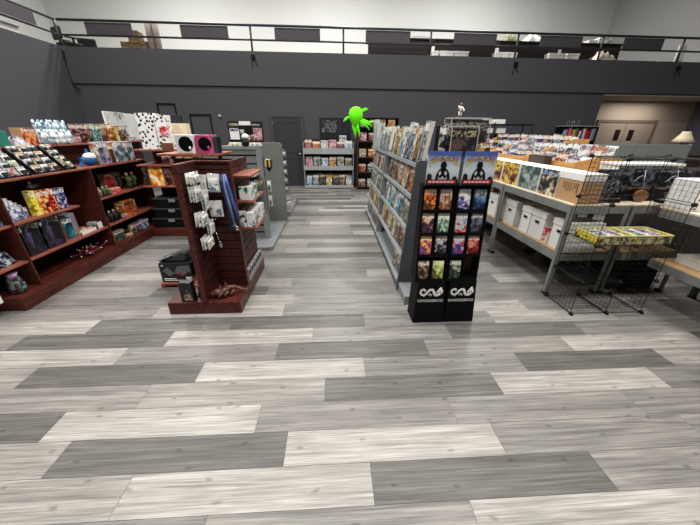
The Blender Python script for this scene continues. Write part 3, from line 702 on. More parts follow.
# --- top shelf: tilted black trays of carded miniatures
PACKMESH = {}
def pack_parts(w, h, ci):
    key = (round(w, 3), round(h, 3), ci)
    if key not in PACKMESH:
        cm = [cover('green'), cover('white'), cover('pink'), cover('cream'), cover('sky blue'), cover('grey')][ci]
        card = MB().box(-w / 2, w / 2, 0, 0.002, 0, h).mesh('card', cm)
        bl = MB().box(-w * 0.28, w * 0.28, -0.016, 0, h * 0.08, h * 0.5).mesh('blister', M_BLACK if ci % 2 else mat('miniature_bone', (150, 144, 132), 0.6))
        PACKMESH[key] = (card, bl)
    return PACKMESH[key]
trays = [(2.60, 2.86, 3, 'first', [4, 1, 2, 1]), (2.93, 3.30, 4, 'second', [0, 1, 2, 1]), (3.36, 3.68, 3, 'third', [3, 5, 3, 5]), (3.74, 3.88, 2, 'fourth', [3, 0, 3, 5])]
zT = 1.195
for ti, (ya, yb, nc, nm, cols) in enumerate(trays):
    t = thing('display_tray', '%s sloping black display tray of carded miniatures along the top wall shelf' % nm, 'display tray', (-3.28, (ya + yb) / 2, zT), 'miniature trays')
    x0, x1, z1 = -3.13, -3.34, zT + 0.25
    part('ramp', MB().prism([(x0, zT + 0.001), (x1, z1), (x1 - 0.03, z1), (x1 - 0.03, zT + 0.001)], 'y', ya, yb), M_BLACK, t)
    for yy in (ya, yb): part('side_wall', MB().prism([(x0 + 0.02, zT + 0.002), (x0 + 0.02, zT + 0.03), (x1, z1 + 0.03), (x1, z1), (x0, zT + 0.002)], 'y', yy - 0.004, yy + 0.002), M_WIRE, t)
    sl = math.atan2(z1 - zT, x0 - x1); nrow = 4; L_ = math.hypot(z1 - zT, x0 - x1)
    pw = (yb - ya) / nc
    for r_ in range(nrow):
        for c_ in range(nc):
            s = (r_ + 0.12) / nrow * L_
            x = x0 - s * math.cos(sl) + 0.004 * math.sin(sl) * 3; z = zT + s * math.sin(sl) + 0.012
            ci = cols[(r_ + c_) % 4]; card, bl = pack_parts(pw * 0.86, L_ / nrow * 0.95, ci)
            o = link('miniature_pack', card, None, (x, ya + (c_ + 0.5) * pw, z), (0, 0, 0))
            M = Matrix.Rotation(R(90), 4, 'Z') @ Matrix.Rotation(-(math.pi / 2 - sl) * 0.55, 4, 'X')
            o.rotation_euler = M.to_euler()
            tag(o, '%s carded miniature, %s row up, %s along, in the %s sloping tray' % (['green', 'white', 'pink', 'cream', 'sky blue', 'grey'][ci], ['first', 'second', 'third', 'fourth'][r_], ['first', 'second', 'third', 'fourth'][c_], nm), 'miniature', 'carded miniatures in the sloping trays')
            link('blister', bl, o)
# goods on the top ledge behind the trays
XE, ZE = -3.42, 1.46
goods('boxed_set', 'teal box standing on the ledge above the first miniature tray', 'box', -14, 12, 131, ZE, mat('teal_print', (38, 122, 108), 0.5), XE, 0.18, None, mat('teal_side', (30, 100, 90), 0.5))
t_y = yl(20, ZE, XE)
crumple('plastic_bag', 'grey and white plastic bag lying on the ledge between teal and orange boxes', 'bag', XE - 0.02, t_y, ZE + 0.001, 0.07, 0.075, 0.11, art('bag_print', [(150, 140, 150), (205, 200, 205), (70, 60, 70)], scale=12, band=(2, 3)), 12)
goods('boxed_set', 'orange and red picture box standing on the ledge behind the second miniature tray', 'box', 27, 40, 128, ZE, art('orange_red_print', [(90, 24, 20), (196, 66, 40), (226, 160, 90)], scale=16), XE, 0.12)
plush = [(37.5, 126), (46.5, 127), (54.5, 124), (62, 123), (43.6, 134), (52.5, 134), (60.5, 133), (68, 132)]
M_PLUSHW = art('bagged_plush_white', [(110, 140, 160), (190, 208, 216), (236, 240, 240)], scale=16, band=(2, 3), rough=0.2)
for i, (px, py) in enumerate(plush):
    back = i in (0, 1, 2, 3, 8)
    y = yl(px, 1.6, XE); r_ = 0.085
    z = 1.55 if not back else 1.66; x = XE + (0.0 if not back else -0.16); y = yl(px, z, x)
    zb = ZE if not back else ZE
    t = thing('bagged_plush', 'pale blue bagged plush toy on the wall ledge, %s of the %s row' % (['first', 'second', 'third', 'fourth', 'first', 'second', 'third', 'fourth', 'fifth'][i], 'taller back' if back else 'front'), 'plush toy', (x, y, zb), 'bagged plush toys')
    part('body', MB().lathe([(0.035, 0), (0.043, 0.03), (0.04, z - zb - 0.03), (0.03, z - zb)], (x, y, zb + 0.001), 12), M_PLUSHW, t)
    part('head', MB().ball((x, y, z), (0.05, 0.045, 0.05), seg=12), M_PLUSHW, t)
    for s in (-1, 1): part('ear', MB().ball((x, y + s * 0.036, z + 0.052), (0.014, 0.022, 0.028), seg=8), M_PLUSHW, t)
goods('boxed_set', 'white and pink toy box on the wall ledge beside the bagged plush', 'box', 77, 82.5, 137, ZE, cover('pink'), XE, 0.1)
ledge = [(88.5, 94, 124, 'maroon'), (94.5, 99, 124.5, 'teal'), (99.5, 103.5, 124.5, 'teal'), (104, 110, 124, 'brown'), (110.5, 116, 124, 'orange'), (116.5, 121, 125, 'yellow'), (121.5, 128, 126, 'brown')]
for i, (a, b, tp, p) in enumerate(ledge):
    goods('game_box', '%s game box in the row at the far end of wall ledge, %s along' % (p, ['first', 'second', 'third', 'fourth', 'fifth', 'sixth', 'seventh'][i]), 'game box', a, b, tp, ZE, cover(p), XE, 0.2, 'game boxes on the left ledge', cover(p))
XB2 = -3.66
goods('picture_box', 'large white framed box with blue print standing at the back of the wall ledge', 'box', 112, 131, 112, ZE, art('blue_print_panel', [(180, 186, 186), (196, 200, 198), (60, 84, 100)], scale=5, band=(2, 3)), XB2 + 0.04, 0.03, None, M_WHITE)
goods('picture_box', 'pale grey ribbed panel box standing behind the far game boxes on wall ledge', 'box', 132, 142, 114, ZE, mat('pale_grey_print', (196, 202, 196), 0.6), XB2 + 0.05, 0.03, None, M_WHITE)
goods('small_goods', 'small blue and white packet lying before the pale panel on the wall ledge', 'packet', 129, 138, 137, ZE, cover('white'), XE, 0.08)
# things on the top shelf beyond the trays
zt = 1.196
mb = MB(); y = yl(88, zt, -3.2)
t = thing('toy_fish', 'bright blue and white shark-like plush toy lying on the top wall shelf', 'plush toy', (-3.2, yl(90, zt, -3.2), zt))
yc = yl(91, zt, -3.2)
M_BLUE = mat('bright_blue_plush', (28, 84, 140), 0.7)
part('body', MB().ball((-3.2, yc, zt + 0.072), (0.06, 0.12, 0.07), seg=16, rings=10), M_BLUE, t)
part('belly', MB().ball((-3.19, yc + 0.01, zt + 0.11), (0.05, 0.10, 0.05), seg=14), M_WHITE, t)
part('tail', MB().prism([(yc - 0.10, zt + 0.05), (yc - 0.16, zt + 0.12), (yc - 0.14, zt + 0.06), (yc - 0.17, zt + 0.003)], 'x', -3.215, -3.185), M_BLUE, t)
part('fin', MB().prism([(yc - 0.03, zt + 0.13), (yc + 0.0, zt + 0.21), (yc + 0.04, zt + 0.13)], 'x', -3.21, -3.19), M_BLUE, t)
goods('game_box', 'blue and purple game box facing out on the top wall shelf beside blue plush', 'game box', 102.5, 112, 142, zt, art('blue_purple_art', [(40, 40, 60), (80, 100, 130), (170, 150, 170)], scale=16), LX, 0.1, 'game boxes on the top left shelf', cover('cream'))
goods('game_box', 'teal and grey game box facing out at far end of the top wall shelf', 'game box', 117, 126, 141.5, zt, art('teal_grey_art', [(40, 60, 70), (90, 120, 130), (190, 190, 190)], scale=16), LX, 0.1, 'game boxes on the top left shelf', cover('cream'))
goods('game_box', 'second teal and grey game box at the very end of top wall shelf', 'game box', 126.5, 136, 141.5, zt, art('teal_grey_art', None), LX, 0.1, 'game boxes on the top left shelf', cover('cream'))
goods('game_box', 'small dark red box between the facing game boxes on the top wall shelf', 'box', 113, 116.5, 149, zt, mat('dark_red_box', (72, 26, 26), 0.5), LX, 0.08)
# --- second shelf
z2 = 0.79
for i, (a, b, tp) in enumerate(((8, 15, 199), (12, 18, 203), (15, 22, 208), (18, 29, 213))):
    pass
for i in range(5):
    y = yl(14 + 3.2 * i, z2, LX); h = 0.05
    goods('carded_pack', 'blue and white carded pack in the fanned heap on second wall shelf, %s along' % ['first', 'second', 'third', 'fourth', 'fifth'][i], 'pack', 13 + 3.2 * i, 17.5 + 3.2 * i, 199 + 2.2 * i, z2, art('blue_white_pack', [(60, 70, 110), (150, 160, 190), (232, 232, 236)], scale=20), LX - 0.02 - 0.012 * i, 0.05, 'blue packs on the second left shelf', M_WHITE)
yb_ = [(38, 43.5, 'yellow', 190), (43.8, 49, 'orange', 190), (49.3, 54.5, 'crimson', 189), (54.8, 60, 'crimson', 188), (60.3, 65, 'navy blue', 188), (65.3, 70, 'navy blue', 187)]
BRIGHT = {'yellow': art('vivid_yellow_pack', [(150, 120, 0), (226, 206, 20), (240, 230, 120)]), 'orange': art('vivid_orange_pack', [(120, 30, 10), (220, 120, 40), (240, 210, 120)]), 'crimson': art('vivid_red_pack', [(90, 10, 14), (190, 30, 34), (235, 190, 120)]), 'navy blue': art('vivid_blue_pack', [(20, 28, 70), (40, 60, 140), (210, 190, 180)])}
for i, (a, b, p, tp) in enumerate(yb_):
    y0 = yl(a, z2); 
    goods('toy_pack', '%s toy pack in the bright row on second wall shelf, %s along' % (p, ['first', 'second', 'third', 'fourth', 'fifth', 'sixth'][i]), 'toy pack', a, b, tp + 1, z2, BRIGHT[p], LX, 0.06, 'bright toy packs on the second left shelf', BRIGHT[p])
# silvery hanging pack
y = yl(37, 0.95, -3.44); zc = sz(184, -3.44, y)
t = thing('hanging_pack', 'silvery toy pack hanging on the dark slatwall above the bright toy packs', 'pack', (-3.46, y, zc))
part('card', MB().box(-3.464, -3.46, y - 0.12, y + 0.12, zc - 0.06, zc + 0.06), mat('black_print', (24, 24, 26), 0.5), t)
part('toy', MB().ball((-3.44, y, zc - 0.02), (0.02, 0.1, 0.03)).ball((-3.44, y - 0.04, zc + 0.02), (0.018, 0.03, 0.03)), M_CHROME, t)
part('hook', MB().cyl((-3.497, y, zc + 0.05), (-3.43, y, zc + 0.05), 0.004, n=6), M_CHROME, t)
# rear bay second shelf
def ycol(px, z, x=-3.2): return sy(px, x, z)
for i, (px, c_) in enumerate(((97, 'olive'), (101, 'cream'), (105, 'green'), (109, 'grey'))):
    figurine('%s action figure standing on rear bay second shelf, %s along' % (c_, ['first', 'second', 'third', 'fourth'][i]), -3.17, ycol(px, z2, -3.17), z2, 0.13, mat('toy_' + c_, PAL[c_][1], 0.5), mat('toy_skin', (190, 160, 130), 0.5), group='figures on the rear bay shelf')
goods('boxed_set', 'crimson boxed set at back of rear bay second shelf behind the figures', 'box', 109, 117, 173.5, z2, art('deep_red_art', [(90, 10, 24), (150, 24, 44), (180, 60, 70)], scale=8), -3.3, 0.1)
goods('boxed_set', 'bright red flat box at the front of rear bay second shelf', 'box', 113, 122, 188, z2, art('bright_red_art', [(120, 12, 18), (196, 28, 36), (226, 120, 110)], scale=10), LX, 0.1)
goods('boxed_set', 'black and green boxed set on rear bay second shelf before the tall figures', 'box', 118, 124, 172, z2, cover('black'), -3.3, 0.1)
figurine('tall green and cream action figure on rear bay second shelf, near one of a pair', -3.22, ycol(130, z2, -3.22), z2, 0.24, mat('toy_olive', PAL['olive'][1], 0.5), mat('toy_skin', None), group='tall figures')
figurine('tall dark green action figure on rear bay second shelf, far one of a pair', -3.22, ycol(135, z2, -3.22), z2, 0.24, mat('toy_green', PAL['green'][1], 0.5), mat('toy_skin', None), group='tall figures')
# --- third shelf
z3 = 0.42
crumple('plastic_bag', 'clear bag of dark figurines on the lower wall shelf, front bay', 'bag', -3.25, 2.76, z3 + 0.002, 0.09, 0.09, 0.2, art('bag_of_figures', [(20, 22, 30), (60, 66, 80), (180, 186, 196)], scale=24, band=(2, 3), rough=0.15), 21)
goods('boxed_set', 'navy blue box on the second wall shelf, front bay', 'box', -12, 4, 210, z2, cover('navy blue'), LX, 0.12)
PB = art('dark_purple_box', [(9, 8, 10), (20, 17, 24), (52, 42, 64)], scale=18)
window_box('dark window box with purple figure, front one of the pair on lower wall shelf', 32, 48, 216, z3, PB, mat('purple_figure', (84, 66, 110), 0.4), depth=0.09, group='dark window boxes')
window_box('dark window box with purple figure, rear one of the pair on lower wall shelf', 51, 67, 209, z3, PB, mat('purple_figure', None), depth=0.09, group='dark window boxes')
goods('boxed_set', 'teal blue box lying behind the white-fronted tray on the lower wall shelf', 'box', 68.5, 77, 218.5, z3, art('teal_blue_art', [(14, 50, 60), (30, 110, 130), (60, 150, 160)], scale=7), -3.2, 0.14)
goods('card_tray', 'small tray of mixed cards with plain white front on the lower wall shelf', 'tray', 83, 97, 229.5, z3, M_WHITE, LX, 0.16, None, art('mixed_cards', [(100, 40, 60), (200, 150, 110), (220, 210, 200)], scale=30, band=(2, 3)))
goods('boxed_set', 'lavender grey flat box at the back of lower wall shelf behind the tray', 'box', 72, 80, 214, z3, mat('lavender_box', (150, 152, 168), 0.6), -3.34, 0.12, None, mat('lavender_box', None))
goods('boxed_set', 'white-ended grey pack at the far end of the lower middle bay shelf', 'box', 99, 103.5, 222, z3, M_WHITE, LX, 0.14, None, cover('grey'))
for i, px in enumerate((112, 116, 120.5)):
    figurine('dark grey action figure on rear bay lower shelf, %s along' % ['first', 'second', 'third'][i], -3.18, ycol(px, z3, -3.18), z3, 0.17, mat('toy_dark', [40, 42, 44], 0.5), mat('toy_skin', None), group='dark figures on the rear bay lower shelf')
window_box('orange window box with orange figure on rear bay lower shelf', 127, 138, 200.5, z3, art('orange_box', [(130, 50, 20), (210, 110, 40), (230, 160, 80)]), mat('orange_figure', (190, 80, 30), 0.4), depth=0.14)
goods('small_goods', 'small pink and white pack before the orange window box on rear bay shelf', 'pack', 124, 128.5, 214, z3, cover('pink'), LX + 0.01, 0.04)
# --- base deck goods
zb = 0.14
yj = yl(20, zb, -3.16)
t = thing('toy_jar', 'clear bagged toy with teal and white figure standing on the front base deck', 'toy', (-3.16, yj, zb))
part('bag', MB().lathe([(0.062, 0.0), (0.068, 0.06), (0.055, 0.14), (0.034, 0.18), (0.048, 0.205)], (-3.16, yj, zb + 0.001), 14), art('clear_bag_print', [(30, 28, 28), (74, 70, 68), (120, 128, 126)], scale=16, band=(0.85, 1.0), title=(180, 140, 190), tthr=0.3, rough=0.15), t)
part('figure', MB().ball((-3.10, yj, zb + 0.05), (0.014, 0.022, 0.018)).ball((-3.108, yj + 0.02, zb + 0.09), (0.012, 0.02, 0.014)), mat('teal_toy', (60, 130, 130), 0.3), t)
goods('small_goods', 'flat white card pack lying on the front base deck beside the bagged toy', 'pack', -6, 4, 293, zb, M_WHITE, -3.12, 0.1, minh=0.02)
yk_ = yl(94, zb, -3.14); rnd = random.Random(31)
t = thing('stick_bundle', 'tangled bundle of dark red rods with white tips on the base deck', 'bundle', (-3.16, yk_, zb), None)
for i in range(26):
    a, b2 = rnd.uniform(-1, 1), rnd.uniform(-0.5, 0.9); p0 = (-3.16 + rnd.uniform(-0.05, 0.05), yk_ + rnd.uniform(-0.15, 0.15), zb + 0.03 + rnd.random() * 0.03)
    p1 = (p0[0] + rnd.uniform(-0.05, 0.06), p0[1] + a * 0.17, zb + 0.03 + abs(b2) * 0.13)
    part('rod', MB().cyl(p0, p1, 0.009, 0.007, n=7).ball(p1, 0.007, 1, 8, 6), [mat('dark_red_rod', (104, 30, 36), 0.4), M_WHITE], t)
goods('boxed_set', 'dark green box standing on the rear bay base deck, front end', 'box', 117, 126.5, 231, zb, art('dark_green_art', [(30, 40, 36), (60, 76, 66), (90, 100, 90)], scale=10), LX, 0.12)
goods('boxed_set', 'dark red box behind the small white pack on rear bay base deck', 'box', 128.8, 132, 228, zb, art('deep_red_art', None), -3.28, 0.08)
goods('small_goods', 'small round-topped white and red pack on the rear bay base deck', 'pack', 128, 133, 236, zb, art('white_red_pack', [(150, 40, 40), (220, 214, 208), (236, 234, 230)], scale=20), LX + 0.02, 0.05)
goods('small_goods', 'green and white card pack standing upright on the rear bay base deck', 'pack', 133, 137, 225, zb, cover('green'), LX, 0.05)
goods('boxed_set', 'lavender and blue boxed toy at far end of the rear bay base deck', 'box', 142, 150, 220, zb, art('lavender_art', [(70, 76, 110), (140, 144, 176), (214, 214, 226)], scale=16), LX + 0.02, 0.14, None, cover('purple'))
goods('boxed_set', 'dark purple box beside the lavender boxed toy on the rear bay base deck', 'box', 137.6, 140.6, 224, zb, cover('purple'), LX, 0.1)

# ================================================================ CORNER UNIT (faces the camera)
yc0 = 4.86
cx0, cx1 = -3.02, -2.02
t = thing('slatwall_shelf_unit', 'red-brown slatwall unit facing forward at the far end of wall shelving', 'shelf unit', (-2.5, 5.1, 0))
part('base_deck', MB().box(cx0, cx1, yc0 - 0.04, 5.42, 0, 0.12), M_MAHOGX, t, 0.004)
part('back_panel', slat_wall(MB(), 'y', 5.38, cx0, cx1, 0.12, 1.40, 0.04, sgn=-1), [M_MAHDARK, M_GROOVE], t)
for z in (0.82, 1.14, 1.36): part('shelf', MB().box(cx0, cx1, yc0 + 0.02, 5.375, z - 0.022, z), M_SHELFWOOD, t, 0.003)
part('upright', MB().box(cx1, cx1 + 0.02, yc0 + 0.05, 5.42, 0.12, 1.40), M_MAHOG, t)
zz = 0.121
for i in range(3):
    x0, x1 = sx(154, yc0 + 0.06, zz), sx(193, yc0 + 0.06, zz)
    h = 0.165
    tt = thing('storage_case', 'flat black storage case with grey rim on the corner unit base, %s of three stacked' % ['bottom', 'middle', 'top'][i], 'case', ((x0 + x1) / 2, yc0 + 0.25, zz), 'stacked black cases')
    part('tub', MB().box(x0 + 0.01, x1 - 0.01, yc0 + 0.07, yc0 + 0.44, zz, zz + h - 0.03), M_BLACK, tt, 0.008)
    part('lid', MB().box(x0, x1, yc0 + 0.06, yc0 + 0.45, zz + h - 0.03, zz + h), mat('dark_lid', (44, 46, 48), 0.4), tt, 0.006)
    part('latch', MB().box((x0 + x1) / 2 - 0.05, (x0 + x1) / 2 + 0.05, yc0 + 0.05, yc0 + 0.06, zz + h - 0.06, zz + h - 0.015), M_GREYMETAL, tt)
    zz += h + 0.001
def fgoods(name, lab, cat, px0, px1, ptop, z, m, y, depth=0.14, group=None, side=None, minh=0.03):
    """product standing on a shelf, front facing the camera side (-y)"""
    x0, x1 = sx(px0, y, z), sx(px1, y, z); h = max(minh, sz(ptop, (x0 + x1) / 2, y) - z); h = min(h, 0.285) if z == 0.82 else h; z += 0.001
    return solo(name, MB().box(x0, x1, y, y + depth, z, z + h, 1, {'-y': 0}), [m, side or M_CARD], lab, cat, ((x0 + x1) / 2, y + depth / 2, z), group, 0.003)
fgoods('boxed_set', 'box with bright orange picture front on the corner unit middle shelf', 'box', 152, 165.5, 166, 0.82, art('bright_orange_art', [(190, 100, 20), (240, 170, 40), (245, 225, 190)], scale=9, band=(2, 3)), yc0 + 0.06, 0.12)
fgoods('boxed_set', 'tall narrow black pack beside the orange box on the corner unit shelf', 'box', 145.5, 150.5, 164, 0.82, cover('black'), yc0 + 0.1, 0.1)
fgoods('boxed_set', 'dark maroon pack beyond the orange box on the corner unit shelf', 'box', 167, 173, 168, 0.82, cover('maroon'), yc0 + 0.1, 0.1)
for i, (a, b, p) in enumerate(((163, 173, 'maroon'), (175, 184, 'cream'), (185, 194, 'yellow'), (195, 203, 'black'))):
    fgoods('small_box', 'small %s box in the row on corner unit upper shelf, %s along' % (p, ['first', 'second', 'third', 'fourth', 'fifth'][i]), 'box', a, b, 154.5, 1.14, cover(p), yc0 + 0.05, 0.1, 'small boxes on the corner unit')
M_SPOT = None
def spot_mat():
    m, nt, b = new_mat('cow_spot_print'); L = nt.links.new; N = nt.nodes.new
    tc = N('ShaderNodeTexCoord'); vo = N('ShaderNodeTexVoronoi'); vo.inputs['Scale'].default_value = 19; L(tc.outputs['Object'], vo.inputs['Vector'])
    r_ = N('ShaderNodeMath'); r_.operation = 'LESS_THAN'; r_.inputs[1].default_value = 0.34; L(vo.outputs['Distance'], r_.inputs[0])
    mx = N('ShaderNodeMix'); mx.data_type = 'RGBA'; mx.inputs['A'].default_value = (*lin((236, 236, 232)), 1); mx.inputs['B'].default_value = (*lin((20, 20, 22)), 1)
    L(r_.outputs[0], mx.inputs['Factor']); L(mx.outputs['Result'], b.inputs['Base Color']); b.inputs['Roughness'].default_value = 0.4; return m
M_SPOT = spot_mat()
zq = 1.36
fgoods('gift_box', 'tall white box with black cow spots on top of the corner unit', 'box', 143.5, 160, 113, zq, M_SPOT, yc0 + 0.06, 0.2, None, M_SPOT)
o = fgoods('gift_box', 'white spotted box with red lettering patch beside the taller cow-spotted box', 'box', 160.8, 171.5, 115, zq, M_SPOT, yc0 + 0.05, 0.18, None, M_SPOT)
x0, x1 = sx(161.5, yc0 + 0.045, 1.5), sx(171, yc0 + 0.045, 1.5)
link('lettering_patch', MB().box(x0, x1, yc0 + 0.04, yc0 + 0.05, sz(136, x0, yc0), sz(126, x0, yc0)).mesh('lettering_patch', art('red_lettering', [(236, 200, 200), (228, 160, 160), (180, 30, 40)], scale=22, band=(2, 3)), o.location), o)
fgoods('boxed_set', 'plain brown box on the corner unit top before the spotted boxes', 'box', 162, 174, 143, zq, mat('kraft_brown', (104, 66, 42), 0.7), yc0 + 0.015, 0.025)
fgoods('boxed_set', 'long cream box lying on top of the corner unit behind the spotted boxes', 'box', 172.5, 191, 123.5, zq, M_CREAM, yc0 + 0.34, 0.12, None, M_CREAM)
fgoods('boxed_set', 'black case standing behind the cream box on the corner unit top', 'box', 171, 187, 115, zq, mat('black_case', (26, 28, 36), 0.6), yc0 + 0.47, 0.04, None, M_BLACK)
# ================================================================ RED-BROWN PINWHEEL GONDOLA
gx0, gx1, gy0, gy1 = -1.60, -0.915, 2.475, 3.55
t = PIN = thing('pinwheel_gondola', 'red-brown slatwall pinwheel gondola on a low base with hanging white packs', 'gondola', (-1.25, 3.0, 0))
part('base_deck', MB().box(gx0, gx1, gy0, gy1, 0, 0.13), M_MAHOG, t, 0.004)
zt_ = 1.38
part('slat_panel', slat_wall(MB(), 'x', -1.225, 2.48, 2.82, 0.131, zt_, 0.02, 0.085, 0.010, 1).box(-1.262, -1.245, 2.48, 2.82, 0.131, zt_), [M_MAHDARK, M_GROOVE], t)
part('slat_panel', slat_wall(MB(), 'y', 2.815, -1.262, -0.935, 0.131, zt_, 0.02, 0.085, 0.010, -1).box(-1.262, -0.935, 2.835, 2.85, 0.131, zt_), [M_MAHDARK, M_GROOVE], t)
part('slat_panel', slat_wall(MB(), 'x', -0.965, 2.852, 3.5, 0.131, zt_, 0.03, 0.085, 0.010, 1), [M_MAHDARK, M_GROOVE], t)
part('slat_panel', slat_wall(MB(), 'y', 3.2, -1.60, -0.998, 0.131, zt_, 0.03, 0.085, 0.010, -1), [M_MAHDARK, M_GROOVE], t)
part('edge_trim', MB().box(-1.266, -1.221, 2.462, 2.479, 0.131, zt_ + 0.002).box(-0.937, -0.922, 2.806, 2.853, 0.131, zt_ + 0.002), M_MAHOG, t, 0.003)
part('top_cap', MB().box(-1.266, -0.93, 2.80, 2.852, zt_, zt_ + 0.016).box(-1.266, -1.221, 2.465, 2.80, zt_, zt_ + 0.016), M_MAHOG, t, 0.003)
part('top_shelf', MB().box(-1.66, -1.10, 3.02, 3.50, 1.415, 1.435), M_SHELFWOOD, t, 0.003)
part('shelf_post', MB().box(-1.58, -1.55, 3.12, 3.15, 1.38, 1.415).box(-1.16, -1.13, 3.205, 3.235, 1.38, 1.415), M_MAHOG, t)
for z in (0.745, 1.015, 1.255):
    part('side_shelf', MB().prism([(-0.964, 2.90), (-0.80, 2.90), (-0.785, 2.915), (-0.785, 3.40), (-0.80, 3.415), (-0.964, 3.415)], 'z', z - 0.018, z), M_SHELFWOOD, t, 0.002)
part('low_shelf', MB().box(-1.96, -1.602, 3.02, 3.28, 0.03, 0.055).box(-1.64, -1.602, 3.02, 3.28, 0.0, 0.03).box(-1.96, -1.92, 3.02, 3.28, 0.0, 0.03), M_SHELFWOOD, t, 0.003)
# goods on the side shelves
def rgoods(name, lab, cat, y0, y1, z, h, m, x1=-0.795, d=0.12, group=None, side=None):
    return solo(name, MB().box(x1 - d, x1, y0, y1, z + 0.001, z + h, 1, {'+x': 0, '-y': 0}), [m, side or M_WHITE], lab, cat, (x1 - d / 2, (y0 + y1) / 2, z + 0.001), group, 0.003)
M_GW = art('white_green_window', [(24, 110, 60), (226, 228, 224), (232, 232, 230)], scale=16, band=(2, 3))
rgoods('candle_box', 'white box with green window on the middle pinwheel side shelf, front one', 'box', 2.92, 3.04, 1.015, 0.13, M_GW, group='white green boxes')
rgoods('candle_box', 'white box with green window on the middle pinwheel side shelf, rear one', 'box', 3.06, 3.18, 1.015, 0.13, M_GW, group='white green boxes')
M_WB = art('white_black_window', [(28, 34, 34), (226, 228, 226), (234, 234, 232)], scale=20, band=(2, 3))
for i in range(6):
    rgoods('small_white_box', 'small white boxed charm in the outer row of lowest side shelf, %s along' % ORD[i], 'box', 2.905 + i * 0.082, 2.98 + i * 0.082, 0.745, 0.15, M_WB, -0.80, 0.075, 'white charm boxes on the lowest side shelf')
    rgoods('small_white_box', 'small white boxed charm in the inner row of lowest side shelf, %s along' % ORD[i], 'box', 2.905 + i * 0.082, 2.98 + i * 0.082, 0.745, 0.16, M_WB, -0.88, 0.075, 'white charm boxes on the lowest side shelf')
for i in range(4):
    x = -0.84; y = 2.95 + i * 0.1
    mb = MB().lathe([(0.03, 0), (0.032, 0.08), (0.02, 0.095), (0.022, 0.11)], (x, y, 1.256), 12)
    solo('clear_bottle', mb, M_CLEAR, 'small clear bottle on the top side shelf of pinwheel gondola, %s along' % ORD[i], 'bottle', (x, y, 1.256), 'clear bottles on the top side shelf')
for i in range(6):
    for j in range(2):
        x, y = -0.935 + j * 0.0, 2.90 + i * 0.1
        if j: continue
        mb = MB().box(-0.955, -0.925, y, y + 0.085, 0.131, 0.27).box(-0.956, -0.924, y + 0.01, y + 0.075, 0.20, 0.25, 1)
        solo('carded_charm', mb, [mat('silver_card', (150, 152, 154), 0.4), M_BLACK], 'grey and black carded charm standing along the gondola base side, %s along' % ORD[i], 'charm', (-0.94, y + 0.04, 0.131), 'carded charms on the gondola base')
# toy boxes on the top shelf
def porthole_box(lab, px0, px1, zb, y, h, body, rim):
    x0, x1 = sx(px0, y, zb), sx(px1, y, zb); d = 0.16
    t = thing('porthole_toy_box', lab, 'toy box', ((x0 + x1) / 2, y + d / 2, zb), 'porthole toy boxes')
    part('carton', MB().box(x0, x1, y, y + d, zb + 0.001, zb + h), body, t, 0.004)
    cx, cz = (x0 + x1) / 2 + 0.01, zb + h * 0.52; r = min(h, x1 - x0) * 0.40
    part('window', MB().cyl((cx, y - 0.003, cz), (cx, y + 0.002, cz), r, n=28), mat('dark_window_film', (8, 14, 14), 0.15), t)
    part('toy', MB().ball((cx + r * 0.5, y - 0.004, cz - r * 0.55), (r * 0.16, 0.004, r * 0.25)), rim, t)
    part('side_stripe', MB().box(x1 - 0.03, x1 + 0.001, y - 0.001, y + d, zb + 0.002, zb + h - 0.002), rim, t)
porthole_box('white toy box with round dark window on the pinwheel gondola top shelf', 177.5, 196, 1.436, 3.06, 0.165, mat('pale_silver_box', (204, 206, 204), 0.4), M_WHITE)
porthole_box('pink toy box with round dark window on the pinwheel gondola top shelf', 197.5, 213.5, 1.436, 3.06, 0.165, mat('pink_box', (176, 66, 112), 0.4), mat('hot_pink', (206, 84, 134), 0.4))
fgoods('toy_box', 'small dark teal toy box beyond the pink box on the pinwheel top shelf', 'toy box', 214.5, 218.5, 136.5, 1.436, mat('dark_teal_box', (40, 74, 74), 0.4), 3.09, 0.12, None, M_BLACK)
# graphics box and mesh bag on the low left shelf
bx0 = sx(162, 3.05, 0.1); bx1 = bx0 + 0.345
t = thing('boxed_device', 'black picture box of a grey device on low shelf beside pinwheel gondola', 'box', ((bx0 + bx1) / 2, 3.15, 0.056))
part('carton', MB().box(bx0, bx1, 3.05, 3.27, 0.056, 0.29), mat('black_gloss_box', (30, 31, 34), 0.3), t, 0.004)
part('printed_picture', MB().prism([(bx0 + 0.15, 0.17), (bx0 + 0.2, 0.25), (bx0 + 0.33, 0.262), (bx0 + 0.34, 0.2), (bx0 + 0.24, 0.14)], 'y', 3.046, 3.05).prism([(bx0 + 0.03, 0.2), (bx0 + 0.09, 0.24), (bx0 + 0.15, 0.17), (bx0 + 0.1, 0.13)], 'y', 3.047, 3.05), mat('printed_grey_device', (104, 106, 110), 0.4), t)
part('printed_text', MB().box(bx0 + 0.03, bx0 + 0.16, 3.046, 3.05, 0.095, 0.105), M_WHITE, t); part('printed_text', MB().box(bx0 + 0.03, bx0 + 0.2, 3.046, 3.05, 0.075, 0.085), M_WHITE, t)
part('printed_label', MB().box(bx0 + 0.27, bx0 + 0.335, 3.046, 3.05, 0.08, 0.12), M_WHITE, t); part('printed_mark', MB().box(bx0 + 0.03, bx0 + 0.05, 3.046, 3.05, 0.255, 0.27), M_WHITE, t)
part('red_badge', MB().cyl((bx0 + 0.21, 3.045, 0.16), (bx0 + 0.21, 3.05, 0.16), 0.022, n=14), mat('badge_red', (150, 30, 40), 0.4), t)
t = thing('shoulder_bag', 'grey black slanted pouch lying on top of the black device box', 'bag', (-1.84, 3.16, 0.291))
part('body', MB().prism([(-1.99, 0.292), (-1.66, 0.292), (-1.655, 0.39), (-1.70, 0.42), (-1.78, 0.375)], 'y', 3.09, 3.25), mat('grey_mesh_cloth', (58, 60, 62), 0.8), t, 0.02)
